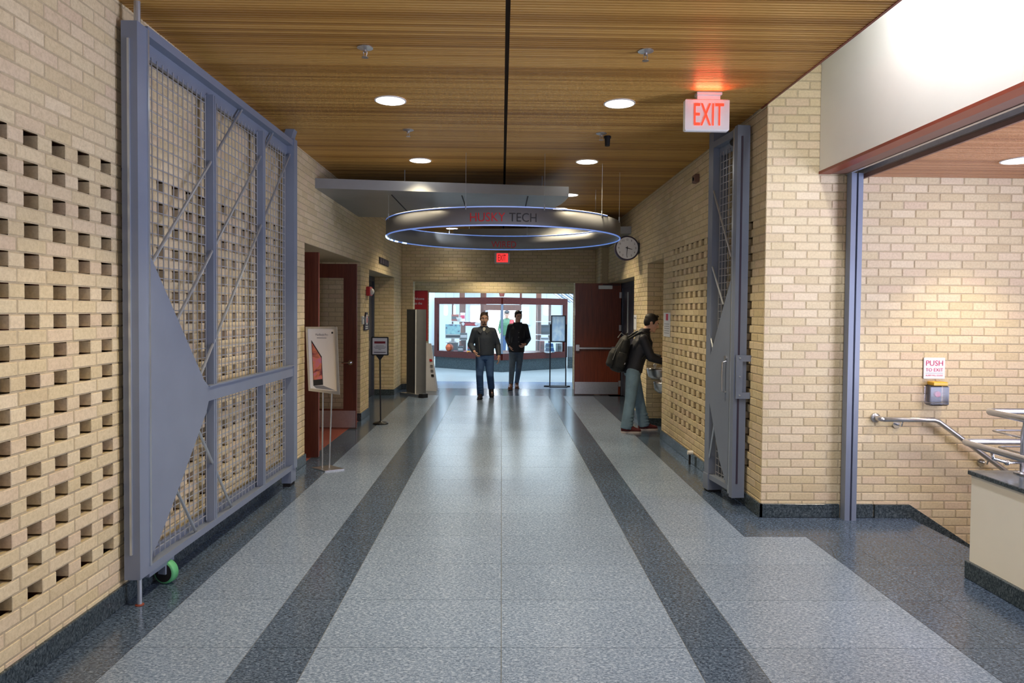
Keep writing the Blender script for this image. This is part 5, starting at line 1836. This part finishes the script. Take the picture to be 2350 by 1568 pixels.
def person(label, loc, f, s, J, mats, hh=.235, beard=False, tufts=0, hfw=None, hup=None, hands=None, jk=1.0, open_collar=False, vox=.0065, hem=0.0):
    root = thing('person', label, 'person', loc)
    f, s = f.normalized(), s.normalized()
    up_ = V3(0, 0, 1)
    b = G()
    hs, hf, hu, k = head(b, J['head'], hfw or f, hup or up_, hh)
    b.cap(J['neck']-up_*.02, J['head']-hu*.07*k-hf*.015, .058, .056)
    sp = (J['neck']-J['pelvis'])
    def sp_at(t_):
        return J['pelvis']+sp*t_
    b.loft([(sp_at(-.12), .10, .08), (sp_at(0), .155, .10), (sp_at(.3), .145, .095), (sp_at(.7), .165, .105), (sp_at(.9), .13, .085), (sp_at(1.0), .06, .055)], s, f)
    for i in (0, 1):
        limb(b, [J['sh'][i], J['el'][i], J['wr'][i]], [.052, .040, .027])
        d, pn, sd, cu = hands[i]
        hand(b, J['wr'][i], d, pn, sd, cu)
        limb(b, [J['hip'][i], J['kn'][i], J['an'][i]], [.075, .052, .038])
        b.cap(J['an'][i], J['an'][i]+J['toe'][i].normalized()*.10-V3(0, 0, .05), .034, .022)
    remesh(b, 'body', M['skin'], vox, root, 3)
    face_parts(root, J['head'], hs, hf, hu, k, mats['hair'], beard)
    hair(root, J['head'], hs, hf, hu, k, mats['hair'], tufts)
    # jacket
    g = G()
    hemc = sp_at(-.02)-up_*hem
    g.loft([(hemc-up_*.0, .178*jk, .135*jk), (sp_at(.06), .184*jk, .138*jk), (sp_at(.3), .182*jk, .140*jk), (sp_at(.62), .190*jk, .142*jk), (sp_at(.78), .178*jk, .125*jk), (sp_at(.90), .135*jk, .100*jk), (sp_at(1.0), .085, .08), (J['neck']+(J['head']-J['neck'])*.18, .080, .075)], s, f, 28)
    for i in (0, 1):
        cu_ = J['wr'][i].lerp(J['el'][i], .06)
        shp = J['sh'][i].lerp(J['neck'], .06)
        limb(g, [J['neck'].lerp(shp, .35)-up_*.03, shp, J['el'][i]], [.062*jk, .068*jk, .062*jk])
        g.cyl(J['el'][i], cu_, .061*jk, .047*jk, 18)
        g.ell(J['el'][i], (.062*jk,)*3)
    remesh(g, 'jacket', mats['jacket'], .010, root, 3)
    # trousers
    g = G()
    g.loft([(J['pelvis']+up_*.10, .155, .112), (J['pelvis'], .165, .122), (J['pelvis']-up_*.09, .158, .118), (J['pelvis']-up_*.13, .10, .08)], s, f, 24)
    lw = mats.get('leg', 1.0)
    for i in (0, 1):
        an = J['an'][i].lerp(J['kn'][i], mats.get('short', .0))
        limb(g, [J['hip'][i], J['kn'][i]], [.098*lw, .074*lw])
        g.cyl(J['kn'][i], an+(an-J['kn'][i]).normalized()*.035, .073*lw, .068*lw*mats.get('taper', 1.0), 18)
        g.ell(J['kn'][i], (.075*lw,)*3)
        rn = random.Random(i+5)
        dd = (an-J['kn'][i])
        for q in (.62, .75, .88, .97):
            g.ell(J['kn'][i]+dd*q+f*.012, (.073*lw*mats.get('taper', 1.0), .071*lw*mats.get('taper', 1.0), .018))
    remesh(g, 'jeans', mats['jeans'], .010, root, 3)
    for i in (0, 1):
        shoe(J['an'][i], J['toe'][i], mats['shoe'], mats['sole'], root, 0)
    return root, sp_at


FW, SX = V3(0, -1, 0), V3(1, 0, 0)
# the man walking in front
J = dict(head=V3(-.335, 13.42, 1.55), neck=V3(-.34, 13.47, 1.385), pelvis=V3(-.32, 13.52, .86),
         sh=[V3(-.525, 13.48, 1.315), V3(-.155, 13.48, 1.315)], el=[V3(-.60, 13.53, 1.045), V3(-.075, 13.56, 1.05)], wr=[V3(-.515, 13.30, .925), V3(-.05, 13.44, .835)],
         hip=[V3(-.405, 13.52, .82), V3(-.235, 13.52, .82)], kn=[V3(-.415, 13.40, .47), V3(-.215, 13.42, .47)], an=[V3(-.40, 13.52, .09), V3(-.195, 13.80, .195)],
         toe=[V3(-.1, -1, 0), V3(.15, -.75, -.75)])
hands = [(V3(.45, -.4, -.75), V3(.9, .2, .2), V3(.3, -1, .2), .75), (V3(.02, -.15, -1), V3(-1, .1, 0), V3(-.2, -1, 0), .45)]
root, spa = person('man in dark jacket and blue jeans walking towards us, nearer of the two', (-.33, 13.5, 0), FW, SX, J,
                   dict(hair=M['hair_brown'], jacket=M['jacket_navy'], jeans=M['jean_blue'], shoe=M['shoe_dark'], sole=M['black'], leg=.98), .245, True, 4, V3(.12, -1, -.06), None, hands, 1.0)
for sgn in (-1, 1):
    g = G(); g.prism([V3(-.34+sgn*.015, 13.385, 1.335), V3(-.34+sgn*.095, 13.40, 1.405), V3(-.34+sgn*.125, 13.372, 1.33), V3(-.34+sgn*.06, 13.352, 1.27)], (0, -.014, 0)); g.build('collar', M['collar'] if sgn > 0 else M['jacket_navy'], root)
g = G(); g.cyl((-.415, 13.372, .90), (-.435, 13.345, 1.20), .006, n=6); g.build('zip', M['panelgrey'], root)
g = G(); g.ell((-.335, 13.40, 1.335), (.035, .030, .065)); smooth(g.build('shirt_collar', M['cream'], root))

# the man behind him
J = dict(head=V3(.362, 15.24, 1.592), neck=V3(.355, 15.29, 1.435), pelvis=V3(.33, 15.30, .88),
         sh=[V3(.180, 15.30, 1.365), V3(.535, 15.30, 1.365)], el=[V3(.135, 15.40, 1.10), V3(.595, 15.36, 1.10)], wr=[V3(.185, 15.24, .93), V3(.515, 15.10, .985)],
         hip=[V3(.25, 15.30, .84), V3(.41, 15.30, .84)], kn=[V3(.235, 15.14, .48), V3(.385, 15.24, .47)], an=[V3(.215, 15.14, .10), V3(.345, 15.46, .10)],
         toe=[V3(-.15, -1, .05), V3(.05, -1, -.05)])
hands = [(V3(.4, -.3, -.8), V3(.8, .3, 0), V3(.2, -1, 0), .8), (V3(-.75, -.35, -.4), V3(-.1, .6, -.7), V3(-.2, -.5, .9), .9)]
root, spa = person('man in black coat and slim jeans walking behind the first, one hand pocketed', (.33, 15.3, 0), FW, SX, J,
                   dict(hair=M['hair_dark'], jacket=M['jacket_black'], jeans=M['jean_grey'], shoe=M['shoe_brown'], sole=M['shoe_brown'], leg=.90, taper=.82, short=.10), .235, False, 7, V3(.28, -1, -.22), None, hands, .98, hem=.06)
for sgn in (-1, 1):
    g = G(); g.prism([V3(.355+sgn*.02, 15.195, 1.36), V3(.355+sgn*.085, 15.23, 1.48), V3(.355+sgn*.115, 15.20, 1.40), V3(.355+sgn*.05, 15.165, 1.31)], (0, -.014, 0)); g.build('collar', M['jacket_black'], root)
for z in (1.24, 1.14, 1.04):
    g = G(); g.cyl((.375, 15.165, z), (.375, 15.150, z), .012, n=10); g.build('button', M['panelgrey'], root)
g = G(); g.cyl((.225, 15.185, 1.02), (.232, 15.175, 1.14), .006, n=6); g.build('pocket_zip', M['panelgrey'], root)

# the man at the fountain, seen from his right
F3, S3 = V3(1, 0, 0), V3(0, 1, 0)
J = dict(head=V3(2.135, 9.90, 1.552), neck=V3(2.035, 9.90, 1.41), pelvis=V3(1.875, 9.90, .90),
         sh=[V3(1.985, 9.715, 1.325), V3(2.0, 10.085, 1.325)], el=[V3(2.09, 9.69, 1.075), V3(2.11, 10.10, 1.08)], wr=[V3(2.31, 9.72, 1.0), V3(2.31, 10.0, 1.04)],
         hip=[V3(1.865, 9.81, .86), V3(1.885, 9.99, .86)], kn=[V3(1.83, 9.80, .47), V3(1.985, 10.01, .48)], an=[V3(1.775, 9.79, .09), V3(2.065, 10.02, .09)],
         toe=[V3(1, -.08, 0), V3(1, .05, 0)])
hands = [(V3(.9, .15, -.25), V3(0, .7, -.6), V3(.2, .6, .7), .55), (V3(.9, -.2, -.3), V3(0, -.7, -.6), V3(.2, -.6, .7), .55)]
root, spa = person('man in black jacket and pale jeans bending over the drinking fountain', (1.9, 9.9, 0), F3, S3, J,
                   dict(hair=M['hair_dark'], jacket=M['jacket_black'], jeans=M['jean_pale'], shoe=M['shoe_red'], sole=M['sole_white'], leg=1.06, taper=1.12), .24, False, 6, V3(.93, -.04, -.36), V3(.36, 0, .93), hands, 1.0, hem=.05)
g = G(); g.loft([(V3(2.005, 9.9, 1.40), .095, .085), (V3(2.04, 9.9, 1.45), .085, .08), (V3(2.055, 9.9, 1.475), .080, .075)], S3, F3, 20); remesh(g, 'collar', M['jacket_black'], .008, root, 2)

t = thing('backpack', 'black backpack with grey straps worn by the man at the fountain', 'backpack', (1.70, 9.90, .90))
g = G()
ax = V3(.28, 0, .96).normalized(); nx = V3(.96, 0, -.28)
c0 = V3(1.705, 9.90, 1.115)
g.loft([(c0-ax*.27, .10, .06), (c0-ax*.24, .150, .10), (c0-ax*.10, .165, .125), (c0+ax*.08, .16, .105), (c0+ax*.20, .135, .075), (c0+ax*.265, .07, .035)], S3, nx, 24)
remesh(g, 'main_compartment', M['pack'], .010, t, 3)
g = G(); c1 = c0-nx*.105-ax*.08
g.loft([(c1-ax*.15, .08, .035), (c1-ax*.12, .125, .062), (c1+ax*.05, .125, .060), (c1+ax*.12, .09, .03)], S3, nx, 20)
remesh(g, 'front_pocket', M['pack'], .010, t, 3)
g = G(); g.loft([(c0+nx*.0-S3*.165-ax*.2, .02, .06), (c0-S3*.17-ax*.05, .03, .07), (c0-S3*.165+ax*.02, .02, .06)], S3, nx, 14); remesh(g, 'side_pocket', M['pack'], .009, t, 2)
for sgn in (-1, 1):
    y = 9.90+sgn*.125
    g = G(); g.tube([c0+ax*.22+V3(.03, sgn*.10, 0), V3(1.89, y, 1.385), V3(1.965, y, 1.42), V3(2.055, y, 1.385), V3(2.115, y, 1.28), V3(2.105, y, 1.16), V3(1.96, y+sgn*.06, 1.05)], .016, 8); g.build('shoulder_strap', M['pack'], t)
    g = G(); g.obox(V3(1.925, y, 1.418), (V3(.9, 0, .42).normalized(), S3, V3(-.42, 0, .9).normalized()), (.045, .013, .005)); g.build('strap_webbing', M['grey_strap'], t)
g = G(); g.tube([c0+ax*.25-S3*.04, c0+ax*.30-S3*.04, c0+ax*.30+S3*.04, c0+ax*.25+S3*.04], .009, 8); g.build('carry_handle', M['pack'], t)
g = G(); g.tube([c0-nx*.05+ax*.19-S3*.11, c0-nx*.10+ax*.05-S3*.135, c0-nx*.11-ax*.12-S3*.135], .004, 6); g.build('zip', M['grey_strap'], t)
g = G(); g.lathe([(0, 0), (.018, 0), (.018, .006), (0, .006)], c0-ax*.12-S3*.172+nx*.05, (0, -1, 0), 14, caps=False); g.build('badge', M['steel'], t)
g = G(); g.tube([c0+ax*.26-nx*.03, c0+ax*.28-nx*.08, c0+ax*.20-nx*.11], .006, 6); g.build('pull_cord', M['grey_strap'], t)

# a shop assistant far behind the glass
p0 = at(1163, 745, 23.4)
J = dict(head=V3(p0.x, 23.35, 1.60), neck=V3(p0.x, 23.4, 1.44), pelvis=V3(p0.x, 23.4, .90),
         sh=[V3(p0.x-.19, 23.4, 1.37), V3(p0.x+.19, 23.4, 1.37)], el=[V3(p0.x-.24, 23.4, 1.10), V3(p0.x+.24, 23.4, 1.10)], wr=[V3(p0.x-.2, 23.2, .95), V3(p0.x+.2, 23.2, .95)],
         hip=[V3(p0.x-.09, 23.4, .86), V3(p0.x+.09, 23.4, .86)], kn=[V3(p0.x-.1, 23.38, .48), V3(p0.x+.1, 23.38, .48)], an=[V3(p0.x-.1, 23.42, .09), V3(p0.x+.1, 23.42, .09)],
         toe=[V3(-.1, -1, 0), V3(.1, -1, 0)])
hands = [(V3(.2, -.9, -.3), V3(.8, .2, -.3), V3(.3, -.2, .9), .5), (V3(-.2, -.9, -.3), V3(-.8, .2, -.3), V3(-.3, -.2, .9), .5)]
root, spa = person('person in green and red top with dark cap far back in the shop', (p0.x, 23.4, 0), FW, SX, J,
                   dict(hair=M['hair_dark'], jacket=M['leaf'], jeans=M['jean_blue'], shoe=M['shoe_dark'], sole=M['black']), .235, False, 0, None, None, hands, 1.0, vox=.01)
g = G(); g.ell((p0.x, 23.34, 1.68), (.092, .105, .06)); g.obox((p0.x, 23.23, 1.665), (SX, V3(0, 1, .1).normalized(), V3(0, -.1, 1).normalized()), (.07, .05, .006)); remesh(g, 'cap', M['ink_black'], .007, root, 2)
g = G(); g.loft([(V3(p0.x+.14, 23.36, 1.05), .10, .13), (V3(p0.x+.15, 23.37, 1.25), .11, .14), (V3(p0.x+.16, 23.39, 1.42), .07, .09)], SX, V3(0, 1, 0), 16); remesh(g, 'red_panel', M['red'], .012, root, 2)
